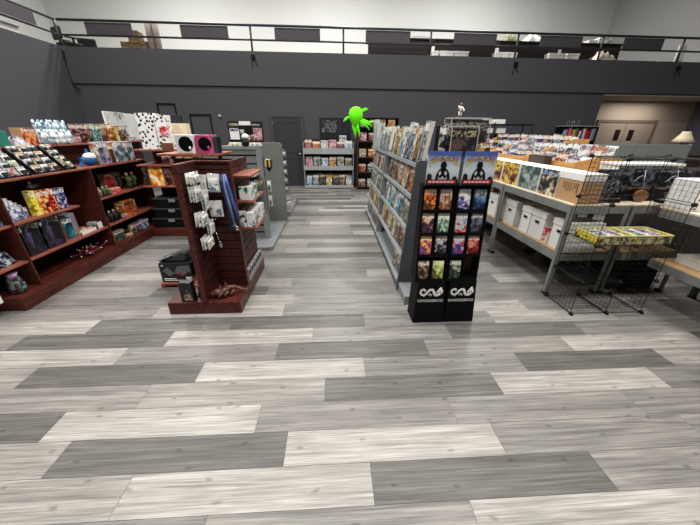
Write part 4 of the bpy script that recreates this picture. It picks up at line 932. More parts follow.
part('flap', MB().prism([(-1.95, 0.312), (-1.80, 0.372), (-1.80, 0.378), (-1.95, 0.32)], 'y', 3.075, 3.095), mat('silver_print', (150, 152, 152), 0.5), t)
# hanging packs on the slat panels
def hang_pack(lab, x, y, ztop, w, h, facing, m, tilt=0.0, n=3, off=0.0, group='white hanging packs'):
    """a bunch of bagged packs on one hook; facing 'x' (left panel) or 'y' (cross panel)"""
    t = thing('hanging_pack', lab, 'pack', (x, y, ztop), group, (0, 0, 0))
    if facing == 'x': M = Matrix.Translation((0, 0, 0)) @ Matrix.Rotation(R(90), 4, 'Z')
    else: M = Matrix.Identity(4)
    hk = MB(); p0, p1, p2 = M @ Vector((0, 0.0, 0)), M @ Vector((0, -0.10 - off, 0)), M @ Vector((0, -0.105 - off, 0.015))
    hk.cyl(p0, p1, 0.003, n=6).cyl(p1, p2, 0.003, n=6); lpart('hook', hk, M_CHROME, t)
    rnd = random.Random(int(abs(x * 1000 + ztop * 777)))
    for i in range(n):
        yy = -0.03 - off - 0.026 * i; a = tilt + rnd.uniform(-0.10, 0.10)
        MM = M @ Matrix.Translation((0, yy, 0)) @ Matrix.Rotation(a, 4, 'Y')
        mb = MB().box(-w / 2, w / 2, -0.004, 0.0, -h, 0.0, M=MM)
        b = MB(); b.box(-w * 0.40, w * 0.40, -0.014, -0.004, -h * 0.9, -h * 0.28, M=MM)
        o = lpart('bag_card', mb, M_WHITE, t); lpart('bagged_item', b, m, t)
    return t
M_PK = art('bagged_print', [(90, 110, 130), (190, 194, 190), (228, 228, 222)], scale=26, band=(0.78, 1.0), title=(236, 236, 230), tthr=0.35)
M_PK2 = art('bagged_print_cream', [(110, 120, 110), (214, 214, 202), (236, 234, 226)], scale=26, band=(0.78, 1.0), title=(236, 236, 230), tthr=0.35)
XH = -1.224
def yz(px, py): p = onx(px, py, XH + 0.06); return p.y, p.z
for i, (px, py, w, h, m, lab) in enumerate(((187, 174, .12, .085, M_PK2, 'topmost of the column'), (188, 188, .12, .13, M_PK2, 'second down the column'), (197, 192, .085, .17, M_PK, 'blue-printed one beside the second'),
        (199, 213, .13, .12, M_PK2, 'third down the column'), (203, 223, .10, .13, M_PK, 'grey-blue one below the third'), (202, 240, .13, .11, M_PK2, 'lowest of the column'))):
    y, z = yz(px, py); y = (2.56, 2.56, 2.67, 2.58, 2.69, 2.60)[i]
    hang_pack('white bagged pack hanging on the side slat panel, %s' % lab, XH + 0.001, y, z, w, h, 'x', m, n=2 if i in (2, 4) else 3, off=0.03 if i in (2, 4) else 0.0)
YH = 2.814
for i, (px, py, w, h, m, lab, n) in enumerate(((201.5, 175, .05, .17, M_PK2, 'narrow one of the upper pair', 2), (212, 174, .10, .16, M_PK, 'wide one of the upper pair', 2), (214, 201, .12, .15, M_PK, 'below the upper pair', 2))):
    p = ony(px, py, YH - 0.06); hang_pack('white bagged pack hanging on the front slat panel, %s' % lab, max(p.x, -1.175), YH - 0.001, p.z, w, h, 'y', m, n=n, off=0.0)
# blue and black lanyards
p = ony(223, 175, YH - 0.05)
t = thing('lanyard_bunch', 'bunch of blue and black ribbons hanging on the front slat panel', 'lanyards', (p.x, YH - 0.001, p.z), None)
lpart('hook', MB().cyl((0, 0, 0), (0, -0.09, 0), 0.003, n=6), M_CHROME, t)
rb = [(0.0, (46, 76, 176)), (0.02, (18, 20, 26)), (-0.022, (16, 18, 22)), (0.04, (60, 90, 170)), (0.008, (120, 130, 150)), (-0.008, (26, 40, 90))]
for i, (dx, c) in enumerate(rb):
    l = 0.40 + 0.05 * (i % 3)
    pts = [(dx * 0.4, -0.02 - 0.012 * i, 0.005), (dx * 0.9, -0.025 - 0.012 * i, -0.1), (dx + 0.015, -0.02 - 0.012 * i, -0.25), (dx * 1.3 + 0.03, -0.018 - 0.012 * i, -l)]
    lpart('ribbon', MB().tube(pts, 0.013, 8, flat=0.25), mat('ribbon_%d' % i, c, 0.35), t)
lpart('clasp', MB().ball((0.05, -0.05, -0.5), (0.018, 0.01, 0.025)).ball((0.02, -0.03, -0.47), (0.016, 0.01, 0.02)).ball((0.035, -0.04, -0.46), (0.014, 0.01, 0.02)), M_CHROME, t)
p = ony(216, 233, YH - 0.03)
t = thing('hanging_spoon', 'silver spoon-shaped trinket hanging low on the front slat panel', 'trinket', (p.x, YH - 0.001, p.z))
lpart('hook', MB().cyl((0, 0, 0), (0, -0.04, 0), 0.003, n=6), M_CHROME, t)
lpart('handle', MB().cyl((0, -0.02, 0.004), (0.012, -0.02, -0.09), 0.006, 0.008, n=8), M_CHROME, t)
lpart('bowl', MB().ball((0.016, -0.02, -0.125), (0.022, 0.009, 0.04)), M_CHROME, t)
# figures on the base
fb = onz(188, 302, 0.131); 
t = thing('boxed_figure', 'black box with pale figure standing on the gondola base corner', 'toy box', (fb.x, fb.y + 0.05, 0.131))
part('carton', MB().box(fb.x - 0.055, fb.x + 0.06, fb.y, fb.y + 0.08, 0.132, 0.335), mat('black_gloss_box', None), t, 0.004)
part('printed_picture', MB().prism([(fb.x - 0.02, 0.15), (fb.x + 0.05, 0.15), (fb.x + 0.04, 0.22), (fb.x + 0.01, 0.26), (fb.x - 0.02, 0.2)], 'y', fb.y - 0.003, fb.y), art('figure_print', [(40, 34, 32), (120, 104, 98), (176, 160, 150)], scale=30, band=(2, 3)), t)
fb2 = onz(198.5, 297, 0.131)
figurine('small pinkish brown figurine on the gondola base beside black boxed figure', -1.34, 2.62, 0.131, 0.17, mat('pink_brown_figure', (150, 96, 84), 0.6))
dp = onz(228, 296, 0.131); x, y, z = dp.x, dp.y, 0.15
t = thing('dragon_figurine', 'dark brown crouching dragon figurine with tail on the gondola base front', 'figurine', (x, y, z))
M_DRG = mat('dragon_brown', (92, 60, 52), 0.45, var=0.2, scale=30)
part('body', MB().tube([(x - 0.06, y - 0.02, z + 0.03), (x - 0.02, y, z + 0.045), (x + 0.02, y + 0.02, z + 0.07), (x + 0.06, y + 0.05, z + 0.06), (x + 0.12, y + 0.06, z + 0.03), (x + 0.19, y + 0.05, z + 0.02)], 0.034, 10, r_end=0.008), M_DRG, t)
part('head', MB().ball((x - 0.08, y - 0.03, z + 0.045), (0.05, 0.035, 0.035)).ball((x - 0.12, y - 0.04, z + 0.035), (0.03, 0.024, 0.02)), M_DRG, t)
part('crest', MB().prism([(x - 0.06, z + 0.07), (x - 0.055, z + 0.13), (x - 0.03, z + 0.07)], 'y', y - 0.03, y - 0.02).prism([(x - 0.02, z + 0.07), (x - 0.005, z + 0.14), (x + 0.02, z + 0.08)], 'y', y - 0.005, y + 0.005), M_DRG, t)
for s in ((-0.05, -0.05), (0.0, -0.03), (0.05, 0.0), (0.0, 0.05)): part('leg', MB().tube([(x + s[0] + 0.02, y + s[1] + 0.02, z + 0.04), (x + s[0], y + s[1], z + 0.025), (x + s[0] - 0.015, y + s[1] - 0.01, z - 0.003)], 0.014, 8), M_DRG, t)

# ================================================================ GREY GONDOLA
t = thing('slatwall_gondola', 'grey slatwall gondola with rounded end panel behind the red-brown one', 'gondola', (-1.5, 4.9, 0))
qx0, qx1 = -1.95, -0.915
part('base_deck', MB().prism([(qx0, 4.11), (qx1 - 0.04, 4.11), (qx1, 4.15), (qx1, 5.72), (qx0, 5.72)], 'z', 0, 0.06), M_GREYMETAL, t, 0.004)
py_ = 4.52
part('end_panel', slat_wall(MB(), 'y', py_, qx0 + 0.1, -1.101, 0.062, 1.39, 0.05, 0.115, 0.026, -1), [M_GREYSLAT, M_GROOVEG], t)
part('panel_frame', MB().prism([(-1.10, 0.062), (-1.02, 0.062), (-1.02, 1.38), (-1.035, 1.42), (-1.06, 1.44), (qx0 + 0.1, 1.44), (qx0 + 0.1, 1.391), (-1.10, 1.391)], 'y', py_ - 0.012, py_ + 0.06), M_GREYMETAL, t, 0.004)
part('spine_panel', MB().box(-1.62, -1.56, py_ + 0.061, 5.50, 0.062, 1.43), M_GREYSLAT, t)
part('rear_panel', MB().prism([(-1.75, 0.062), (-0.885, 0.062), (-0.885, 1.38), (-0.90, 1.43), (-0.94, 1.45), (-1.75, 1.45)], 'y', 5.52, 5.57), M_GREYSLAT, t, 0.004)
part('end_shelf', MB().box(-1.62, -1.08, py_ - 0.26, py_ - 0.013, 1.05, 1.075), M_LIP, t, 0.003)
part('end_shelf', MB().box(-1.62, -1.08, py_ - 0.26, py_ - 0.013, 0.80, 0.825), M_LIP, t, 0.003)
part('side_hook', MB().box(-1.02, -1.0, py_ + 0.01, py_ + 0.04, 0.5, 1.3).cyl((-1.0, 4.545, 1.26), (-0.90, 4.545, 1.26), 0.006, n=6).cyl((-1.0, 4.545, 0.95), (-0.92, 4.545, 0.95), 0.006, n=6).cyl((-1.0, 4.545, 0.72), (-0.92, 4.545, 0.72), 0.006, n=6), M_CHROME, t)
# goods of the grey gondola
x0, x1 = sx(247, py_ - 0.2, 0.83), sx(262, py_ - 0.2, 0.83)
for i in range(3):
    w = (x1 - x0) / 3; p = ['black', 'purple', 'black'][i]
    solo('boxed_set', MB().box(x0 + i * w + 0.003, x0 + (i + 1) * w - 0.003, py_ - 0.22, py_ - 0.06, 0.826, 0.99), cover(p), 'dark boxed set on the grey gondola lower end shelf, %s of three' % ['first', 'second', 'third'][i], 'box', (x0 + (i + .5) * w, py_ - 0.14, 0.826), 'dark boxes on the grey end shelf', 0.003)
yt = ony(268.5, 155, 4.545)
t = thing('tag_bunch', 'bunch of yellow and black tags hanging at the aisle edge of grey gondola', 'tags', (-0.945, 4.545, 1.262))
for i in range(4): part('tag', MB().box(-0.985 + 0.026 * i, -0.967 + 0.026 * i, 4.52, 4.56, 1.16 - 0.012 * (i % 2), 1.252), mat('yellow_tag', (196, 170, 84), 0.5) if i % 2 == 0 else mat('dark_tag', (36, 36, 30), 0.5), t)
part('black_tip', MB().prism([(-0.98, 1.147), (-0.895, 1.147), (-0.935, 1.08)], 'y', 4.53, 4.55), M_BLACK, t)
for k, (z, c, nm) in enumerate(((0.86, 'green', 'upper'), (0.64, 'grey', 'lower'))):
    t = thing('hanging_pack', 'small %s pack on the %s hook at aisle edge of grey gondola' % (c, nm), 'pack', (-0.96, 4.545, z + 0.09))
    part('card', MB().box(-0.985, -0.935, 4.53, 4.535, z - 0.06, z + 0.098), M_WHITE, t); part('item', MB().ball((-0.96, 4.52, z), (0.02, 0.012, 0.045)), mat('pack_' + c, PAL[c][1], 0.4), t)
for i, px in enumerate((232, 236, 240, 251.5, 255.5, 259.5)):
    x = sx(px, py_ + 0.03, 1.42)
    mb = MB().prism([(x - 0.04, 1.441), (x + 0.04, 1.441), (x + 0.03, 1.475), (x - 0.02, 1.485)], 'y', py_ + 0.0, py_ + 0.045)
    solo('folded_leaflet', mb, [M_CREAM, M_WHITE, M_PAGES][i % 3], 'pale folded leaflet lying along top of the grey gondola, %s along' % ['first', 'second', 'third', 'fourth', 'fifth', 'sixth'][i], 'leaflet', (x, py_ + 0.02, 1.441), 'leaflets along the grey gondola')
x = sx(243, py_ + 0.03, 1.42)
t = thing('small_plush', 'small black and white plush toy sitting on the grey gondola among the leaflets', 'plush toy', (sx(246.5, py_ + 0.025, 1.42), py_ + 0.025, 1.441)); x = t.location.x; y = t.location.y
part('body', MB().lathe([(0.05, 0.0), (0.06, 0.04), (0.04, 0.09)], (x, y, 1.441), 12), M_BLACK, t)
part('head', MB().ball((x, y, 1.56), (0.05, 0.045, 0.04)), M_WHITE, t)
# second grey unit farther down the aisle
t = thing('slatwall_gondola', 'farther grey gondola base and panel behind the first, near the back door', 'gondola', (-1.4, 6.9, 0))
part('base_deck', MB().box(-2.2, -0.90, 6.05, 7.55, 0, 0.10), M_GREYMETAL, t, 0.004)
part('spine_panel', slat_wall(MB(), 'x', -1.20, 6.1, 7.5, 0.101, 1.38, 0.05, 0.115, 0.026, 1), [M_GREYSLAT, M_GROOVEG], t)
for i in range(6):
    zz = 1.30 - 0.13 * i; yy = 6.15 + 0.0 * i
    part('hook', MB().cyl((-1.2, 6.2, zz), (-0.95, 6.2, zz), 0.006, n=6), M_CHROME, t)
for i in range(5):
    zz = 1.26 - 0.17 * i
    for j in range(2):
        t = thing('carded_toy', 'silver carded toy on the farther grey gondola, %s row from top, %s one' % (['first', 'second', 'third', 'fourth', 'fifth'][i], ['inner', 'outer'][j]), 'toy', (-1.05 + 0.07 * j, 6.2, zz), 'carded toys on the farther grey gondola')
        part('card', MB().box(-1.09 + 0.09 * j, -1.01 + 0.09 * j, 6.186, 6.190, zz - 0.1, zz + 0.02), M_GREYMETAL if j else M_WHITE, t)
        part('blister', MB().ball((-1.05 + 0.09 * j, 6.17, zz - 0.04), (0.03, 0.018, 0.04)), mat('blister_silver', (170, 174, 176), 0.3), t)
t = thing('white_tub', 'white tub standing on the farther grey gondola base at the aisle side', 'tub', (-1.0, 6.25, 0.10))
part('tub', MB().lathe([(0.085, 0), (0.10, 0.16), (0.10, 0.2)], (-1.0, 6.25, 0.101), 16), mat('white_tub_plastic', (214, 212, 206), 0.4), t)
part('lid', MB().lathe([(0.106, 0), (0.106, 0.03), (0.09, 0.04)], (-1.0, 6.25, 0.301), 16), mat('grey_lid', (120, 120, 120), 0.4), t)
# ================================================================ LONG GREY AISLE RACK
U0, UW, NU = 2.875, 1.75, 2
lv = [(0.12, 0.700, 'bottom'), (0.41, 0.722, 'fourth'), (0.72, 0.750, 'third'), (1.05, 0.778, 'second'), (1.36, 0.800, 'top')]
bayn = ['first', 'second']
XSP = 1.06
for u in range(NU):
    a, b = U0 + u * UW + (0.03 if u == 0 else 0.004), U0 + (u + 1) * UW - 0.004
    t = thing('aisle_rack', 'grey steel aisle rack bay of faced-out books, %s from the black displays' % bayn[u], 'rack', (XSP, (a + b) / 2, 0), 'grey aisle rack bays')
    part('spine_panel', MB().box(XSP - 0.015, XSP + 0.015, a, b, 0.06, 1.365), M_DARKGREY, t)
    part('kick_plate', MB().box(0.715, 1.405, a, b, 0, 0.10), M_DARKGREY, t)
    for z, x, nm in lv:
        part('shelf', MB().box(x + 0.012, XSP - 0.016, a, b, z - 0.02, z).box(XSP + 0.016, 2 * XSP - x - 0.012, a, b, z - 0.02, z), M_GREYMETAL, t)
        part('shelf_lip', MB().box(x, x + 0.011, a, b, z - 0.03, z + 0.012), M_LIP, t); part('shelf_lip', MB().box(2 * XSP - x - 0.011, 2 * XSP - x, a, b, z - 0.03, z + 0.012), M_LIP, t)
    prof = [(0.715, 0.101), (XSP - 0.017, 0.101), (XSP - 0.017, 1.335), (0.815, 1.335)]
    if u: part('divider', MB().prism([(0.700, 0.101), (0.80, 0.101), (0.90, 1.40), (0.798, 1.40)], 'y', a + 0.001, a + 0.03), M_GREYMETAL, t)
    if u == 0:
        part('end_panel', MB().prism([(0.70, 0), (1.42, 0), (1.325, 1.38), (1.30, 1.40), (0.82, 1.40), (0.795, 1.38)], 'y', U0 - 0.005, U0 + 0.028), M_DARKGREY, t, 0.004)
        part('end_base', MB().box(0.72, 1.40, 2.56, U0 - 0.006, 0, 0.10), M_GREYMETAL, t, 0.004)
rnd = random.Random(99)
weights = {1.36: ['white', 'sky blue', 'grey', 'olive', 'cream', 'teal', 'yellow', 'brown', 'navy blue'], 1.05: ['brown', 'grey', 'maroon', 'white', 'cream', 'black', 'orange'], 0.72: ['grey', 'white', 'sky blue', 'olive', 'teal', 'grey'], 0.41: ['brown', 'cream', 'yellow', 'brown', 'orange', 'maroon'], 0.12: ['grey', 'black', 'navy blue', 'brown']}
for u in range(NU):
    for z, x, nm in lv:
        y = U0 + u * UW + 0.06; k = 0; end = U0 + (u + 1) * UW - (0.72 if (nm == 'top' and u == 1) else 0.03); last = None
        gaps = (nm == 'bottom' and u == 0)
        while True:
            w = rnd.uniform(0.115, 0.165)
            if y + w > end: break
            p = rnd.choice([q for q in weights[z] if q != last]); last = p
            if gaps and k not in (1, 2): y += w; k += 1; continue
            h = rnd.uniform(0.235, 0.262) if nm != 'top' else rnd.uniform(0.30, 0.38)
            if nm == 'bottom': h = rnd.uniform(0.19, 0.23)
            d = rnd.choice([0.03, 0.045, 0.06])
            wq, hq = round(w * 0.96 / 0.02) * 0.02 - 0.002, round(h / 0.02) * 0.02
            book('comic_volume', wq, hq, d, p, (x + 0.03 + rnd.uniform(0, 0.02), y + w / 2, z + 0.002 + d * 0.157), (R(-9), 0, R(-90)),
                 '%s volume, %s along the %s shelf of the %s aisle rack bay' % (p, ORD[k], nm, bayn[u]), 'comic volume', 'comic volumes on the aisle rack')
            y += w; k += 1
# big collector boxes standing over the rack's near end
def fbox(lab, px0, px1, pyt, y, d, z, m, side, name='boxed_set', cat='box', group=None):
    return fgoods(name, lab, cat, px0, px1, pyt, z, m, y, d, group, side)
zR = 1.372
def case_box(lab, px0, px1, pyt, y, d, m):
    x0, x1 = sx(px0, y, zR), sx(px1, y, zR); z1 = sz(pyt, (x0 + x1) / 2, y)
    t = thing('clear_display_case', lab, 'display case', ((x0 + x1) / 2, y + d / 2, zR))
    e = 0.006
    ed = MB()
    for xx in (x0, x1 - e):
        for yy in (y, y + d - e): ed.box(xx, xx + e, yy, yy + e, zR + 0.001, z1)
    ed.box(x0, x1, y, y + e, z1 - e, z1).box(x0, x1, y + d - e, y + d, z1 - e, z1).box(x0, x0 + e, y, y + d, z1 - e, z1).box(x1 - e, x1, y, y + d, z1 - e, z1)
    part('edge_frame', ed, mat('pale_acrylic_edge', (186, 186, 182), 0.2), t)
    part('boxed_figure', MB().box(x0 + 0.015, x1 - 0.015, y + 0.02, y + d - 0.02, zR + 0.001, z1 - 0.02), m, t)
    part('clear_panel', MB().box(x0 + e, x1 - e, y + 0.002, y + 0.004, zR + 0.002, z1 - e), M_CLEAR, t)
    return t
case_box('tall clear-edged case of dark boxed figure over the near rack end', 447.5, 474, 126, 2.93, 0.14, art('dark_figure_box', [(10, 12, 15), (24, 34, 42), (110, 78, 64)], title=(190, 170, 120), scale=12))
case_box('taller clear-edged case of dark red boxed figure behind the first over the rack end', 446, 484, 117.5, 3.10, 0.2, art('dark_red_figure_box', [(18, 14, 13), (50, 26, 26), (74, 68, 62)], title=(150, 146, 130), scale=10))
x = sx(460, 3.2, 1.8); zc = sz(117.3, x, 3.2)
figurine('small white and brown figurine standing on top of the taller clear case', sx(460.5, 3.2, 1.84), 3.2, sz(117.5, sx(465, 3.10, 1.8), 3.10), 0.135, mat('white_figure', (224, 216, 206), 0.5), mat('brown_figure', (110, 76, 58), 0.5))
fbox('black box with white panel standing beside the clear cases on rack top', 436, 443, 125.5, 2.935, 0.12, zR, art('black_white_panel', [(16, 16, 18), (30, 30, 32), (200, 196, 190)], scale=10), M_BLACK)
fbox('dark navy volume box behind the black white box on rack top', 440, 445, 124, 3.06, 0.1, zR, cover('navy blue'), M_BLACK)
fbox('gold and olive box low beside the clear cases on rack top', 474.5, 488, 143, 2.95, 0.1, zR, art('gold_art', [(60, 44, 16), (150, 118, 44), (206, 176, 90)], scale=16), M_BLACK)
# wire stand and white binders near the far end of the rack top
tip = Vector(q3(374, 121.5))
for i in range(2):
    y = 5.98 - 0.26 * i; x = tip.x + 0.052 + 0.004 * i
    solo('tall_binder', MB().box(x - 0.04, x + 0.04, y, y + 0.24, zR + 0.003, tip.z + 0.03 - 0.06 * i).box(x - 0.045, x - 0.04, y + 0.08, y + 0.16, zR + 0.1, zR + 0.2), mat('pale_binder', (176, 184, 182), 0.4), 'pale tall binder on the aisle rack top, the one %s' % ['touched by the squid', 'next to the volumes'][i], 'binder', (x, y + 0.12, zR + 0.003), 'pale binders on the rack', 0.004)

# ================================================================ TWO BLACK CARDBOARD BOOK DISPLAYS
DB = {'0': [('fiery orange', [(150, 50, 20), (226, 130, 50), (50, 60, 40)]), ('golden orange', [(150, 150, 170), (206, 130, 60), (90, 50, 30)])], }
disp_cols = [
 [('fiery orange', [(60, 50, 30), (206, 80, 40), (236, 160, 60)]), ('golden orange', [(90, 60, 40), (206, 140, 70), (170, 170, 186)]), ('dark purple', [(40, 30, 50), (120, 70, 70), (226, 190, 160)]), ('mottled pale green', [(40, 60, 50), (120, 150, 130), (206, 220, 204)]),
  ('purple and orange', [(90, 50, 120), (226, 110, 40), (240, 200, 90)]), ('black and grey', [(14, 14, 18), (60, 56, 70), (190, 184, 190)]), ('dark brown', [(30, 24, 20), (96, 66, 44), (170, 150, 130)]), ('lime and brown', [(90, 60, 36), (170, 190, 90), (226, 236, 150)])],
 [('violet and white', [(20, 20, 26), (110, 100, 170), (226, 216, 220)]), ('deep blue', [(20, 34, 60), (50, 86, 124), (120, 150, 170)]), ('sky blue and red', [(190, 34, 30), (206, 206, 200), (120, 160, 196)]), ('dark slate', [(24, 24, 32), (60, 56, 72), (110, 110, 130)]),
  ('blue and red', [(30, 60, 130), (200, 50, 40), (190, 196, 206)]), ('red', [(70, 14, 16), (170, 34, 30), (210, 140, 120)]), ('green framed black', [(20, 36, 24), (60, 80, 60), (170, 176, 150)]), None]]
def cardboard_display(x0, side, pb0, pb1):
    x1 = x0 + 0.27; y0 = 2.245
    t = thing('cardboard_display', 'black cardboard book display with poster header, %s at the rack end' % side, 'book display', ((x0 + x1) / 2, y0 + 0.15, 0), 'black book displays')
    part('pedestal', MB().prism([(pb0, 0), (pb1, 0), (x1 + 0.004, 0.44), (x0 + 0.03, 0.44)], 'y', y0 + 0.002, y0 + 0.21), M_CARDBLACK, t, 0.002)
    xa, xb = x0 - 0.004, x1 - 0.002
    # the rows step back as they rise
    rows = [(0.452, 0.005), (0.678, 0.022), (0.866, 0.039), (1.06, 0.056)]
    for s in (xa, xb - 0.008):
        part('side_wall', MB().prism([(y0, 0.441), (y0 + 0.16, 0.441), (y0 + 0.16, 1.27), (y0 + 0.075, 1.27)], 'x', s, s + 0.008), M_CARDBLACK, t)
    part('back_wall', MB().box(xa + 0.009, xb - 0.009, y0 + 0.152, y0 + 0.159, 0.441, 1.27), M_CARDBLACK, t)
    for z, o in rows + [(1.262, 0.072)]:
        part('pocket_shelf', MB().box(xa + 0.009, xb - 0.009, y0 + o + 0.003, y0 + 0.151, z - 0.008, z).box(xa + 0.009, xb - 0.009, y0 + o - 0.003, y0 + o + 0.003, z - 0.014, z + 0.014), M_CARDBLACK, t)
    xm = (xa + xb) / 2
    part('centre_divider', MB().prism([(y0 + 0.006, 0.453), (y0 + 0.15, 0.453), (y0 + 0.15, 1.25), (y0 + 0.074, 1.25)], 'x', xm - 0.004, xm + 0.004), M_CARDBLACK, t)
    # printed logo: curling serpent scroll and lettering
    lg = MB(); yy = y0 + 0.0; cx = (x0 + x1) / 2 + 0.022; cz = 0.325; s = 0.105
    def sw(pts, r, re): lg.tube([(cx + a * s, yy, cz + b * s) for a, b in pts], r, 8, r_end=re, flat=1.0)
    arc = lambda ox, oz, r, a0, a1, n=10: [(ox + r * math.cos(R(a0 + (a1 - a0) * i / n)), oz + r * math.sin(R(a0 + (a1 - a0) * i / n))) for i in range(n + 1)]
    k0 = len(lg.v)
    sw([(-.60, .10), (-.56, .24), (-.70, .33), (-.90, .22), (-.95, .0), (-.82, -.2), (-.60, -.24), (-.42, -.12), (-.30, .1), (-.12, .27), (.08, .27), (.2, .1), (.26, -.1), (.4, -.27), (.6, -.27), (.78, -.12)], 0.009, 0.013)
    sw([(-.56, -.26), (-.62, -.42)], 0.006, 0.003)
    sw([(-.22, -.3), (-.1, -.12), (.06, -.26), (-.04, -.34)], 0.007, 0.004)
    sw([(.78, -.12), (.93, .02), (.9, .2), (.8, .32)], 0.013, 0.008)
    sw([(.5, -.2), (.52, .05), (.66, .3), (.82, .5)], 0.009, 0.006)
    sw([(.62, -.1), (.7, .1), (.78, .3), (.83, .48)], 0.011, 0.006)
    for i in range(k0, len(lg.v)):   # flatten the scroll to a print on the board
        v = lg.v[i]; lg.v[i] = (v[0], yy + (v[1] - yy) * 0.05 + 0.0012, v[2])
    add_text(lg, 'CHOOSECO', 0.05, at(cx, y0 + 0.0012, 0.240), sxy=(0.86, 0.7))
    part('printed_logo', lg, M_WHITE, t, label='white scroll logo over the word CHOOSECO')
    # poster header
    hx0, hx1, hz0, hz1 = x0 + 0.004, x1 - 0.012, 1.268, 1.518; yh = y0 + 0.05
    def hmat():
        if 'poster_sky' in MATS: return MATS['poster_sky']
        m, nt, b = new_mat('poster_sky'); L = nt.links.new; N = nt.nodes.new
        tc = N('ShaderNodeTexCoord'); sp = N('ShaderNodeSeparateXYZ'); L(tc.outputs['Generated'], sp.inputs[0])
        nz = N('ShaderNodeTexNoise'); nz.inputs['Scale'].default_value = 22; L(tc.outputs['Object'], nz.inputs['Vector'])
        ad = N('ShaderNodeMath'); ad.operation = 'MULTIPLY_ADD'; ad.inputs[1].default_value = 0.25; L(nz.outputs['Fac'], ad.inputs[0]); L(sp.outputs['Z'], ad.inputs[2])
        rp = N('ShaderNodeValToRGB'); e = rp.color_ramp.elements
        e[0].position = 0.2; e[0].color = (*lin((150, 160, 168)), 1); e[1].position = 1.0; e[1].color = (*lin((74, 92, 158)), 1)
        k = e.new(0.6); k.color = (*lin((196, 204, 208)), 1); k = e.new(0.84); k.color = (*lin((158, 172, 196)), 1)
        L(ad.outputs[0], rp.inputs['Fac']); L(rp.outputs['Color'], b.inputs['Base Color']); b.inputs['Roughness'].default_value = 0.35
        MATS['poster_sky'] = m; return m
    part('header_card', MB().box(hx0, hx1, yh, yh + 0.006, hz0, hz1), hmat(), t)
    W, H = hx1 - hx0, hz1 - hz0; cxh = (hx0 + hx1) / 2
    P = lambda u, v: (hx0 + u * W, hz0 + v * H)
    yf = yh - 0.0015
    # hulking ape-like silhouette, red strap line, title
    ap = MB()
    ap.prism([P(.28, .17), (P(.31, .34)), P(.36, .44), P(.43, .52), P(.40, .58), P(.43, .68), P(.5, .71), P(.57, .68), P(.6, .58), P(.57, .52), P(.66, .44), P(.71, .34), P(.74, .17), P(.66, .15), P(.63, .28), P(.6, .2), P(.42, .2), P(.38, .28), P(.36, .15)], 'y', yf, yh)
    part('printed_beast', ap, M_BLACK, t)
    part('printed_beast_highlight', MB().prism([P(.36, .36), P(.42, .44), P(.46, .36), P(.4, .28)], 'y', yf - 0.0006, yf).prism([P(.64, .36), P(.58, .44), P(.54, .36), P(.6, .28)], 'y', yf - 0.0006, yf).prism([P(.42, .2), P(.5, .27), P(.58, .2)], 'y', yf - 0.0006, yf), mat('print_pale_grey', (176, 178, 188), 0.4), t)
    part('printed_hills', MB().prism([P(.02, .16), P(.03, .32), P(.1, .36), P(.17, .3), P(.18, .16)], 'y', yf, yh).prism([P(.8, .16), P(.84, .26), P(.92, .27), P(.98, .18)], 'y', yf, yh).box(hx0, hx1, yf, yh, hz0, hz0 + 0.17 * H), mat('print_dark', (26, 24, 30), 0.4), t)
    part('printed_banner', MB().box(hx0 + 0.05 * W, hx1 - 0.06 * W, yf - 0.0008, yf, hz0 + 0.05 * H, hz0 + 0.155 * H), mat('print_red', (176, 34, 40), 0.4), t)
    bt = MB(); 
    for i in range(7): bt.box(hx0 + (0.09 + 0.115 * i) * W, hx0 + (0.09 + 0.115 * i + 0.085) * W, yf - 0.0014, yf - 0.0008, hz0 + 0.08 * H, hz0 + 0.125 * H)
    part('printed_banner_line', bt, mat('print_pale_pink', (226, 190, 190), 0.4), t)
    ttl = MB(); word = 'CHOOSE YOUR OWN'
    for i, ch in enumerate(word):
        if ch == ' ': continue
        a = R(62 - 124 * i / (len(word) - 1)); r_ = 0.115
        M = Matrix.Translation((cxh + r_ * math.sin(-a) * 1.0, yf, hz0 + 0.44 * H + r_ * 0.78 * math.cos(a))) @ Matrix.Rotation(-a * 0.7, 4, 'Y') @ FACE_Y
        add_text(ttl, ch, 0.036, M)
    part('printed_title', ttl, mat('print_yellow', (214, 206, 60), 0.4), t)
    tt = MB(); add_text(tt, 'ADVENTURE', 0.042, at(cxh, yf, hz0 + 0.755 * H), sxy=(0.9, 0.95)); part('printed_subtitle', tt, mat('print_crimson', (178, 40, 44), 0.4), t)
    # paperbacks
    si = 0 if side == 'aisle-side one' else 1
    for ri, (z, o) in enumerate(rows[::-1]):
        for ci in range(2):
            d = disp_cols[si][ri * 2 + ci]
            if d is None: continue
            nm, cols = d
            m = art('paperback_%d_%d_%d' % (si, ri, ci), cols, (236, 230, 210), 26, grad=0.3)
            bxm = MB().box(-0.048, 0.048, 0, 0.02, 0, 0.168, 1, {'-y': 0, '-x': 0})
            bx = (xa + 0.009 + 0.061) if ci == 0 else (xm + 0.004 + 0.061)
            nb = 3
            for q in range(nb):
                if q:   # the copies behind the front one
                    pass
            ob = link('paperback', bxm.mesh('paperback', [m, M_PAGES]), None, (bx, y0 + o + 0.012, z + 0.004), (R(-6), 0, 0))
            tag(ob, '%s paperback, %s row, %s pocket, black display %s' % (nm, ['top', 'second', 'third', 'bottom'][ri], ['first', 'second'][ci], 'beside the aisle' if si == 0 else 'beside the tables'), 'paperback', 'paperbacks in the black displays')
cardboard_display(0.714, 'aisle-side one', 0.730, 1.026); cardboard_display(0.998, 'table-side one', 1.031, 1.312)
x = 1.25; solo('card_insert', MB().box(1.14, 1.25, 2.36, 2.364, 0.454, 0.62), wood('brown_insert', (70, 44, 30), (110, 72, 50), 0.6, 'Z'), 'plain brown backing card in the empty bottom pocket of table-side black display', 'card', (1.22, 2.36, 0.454))
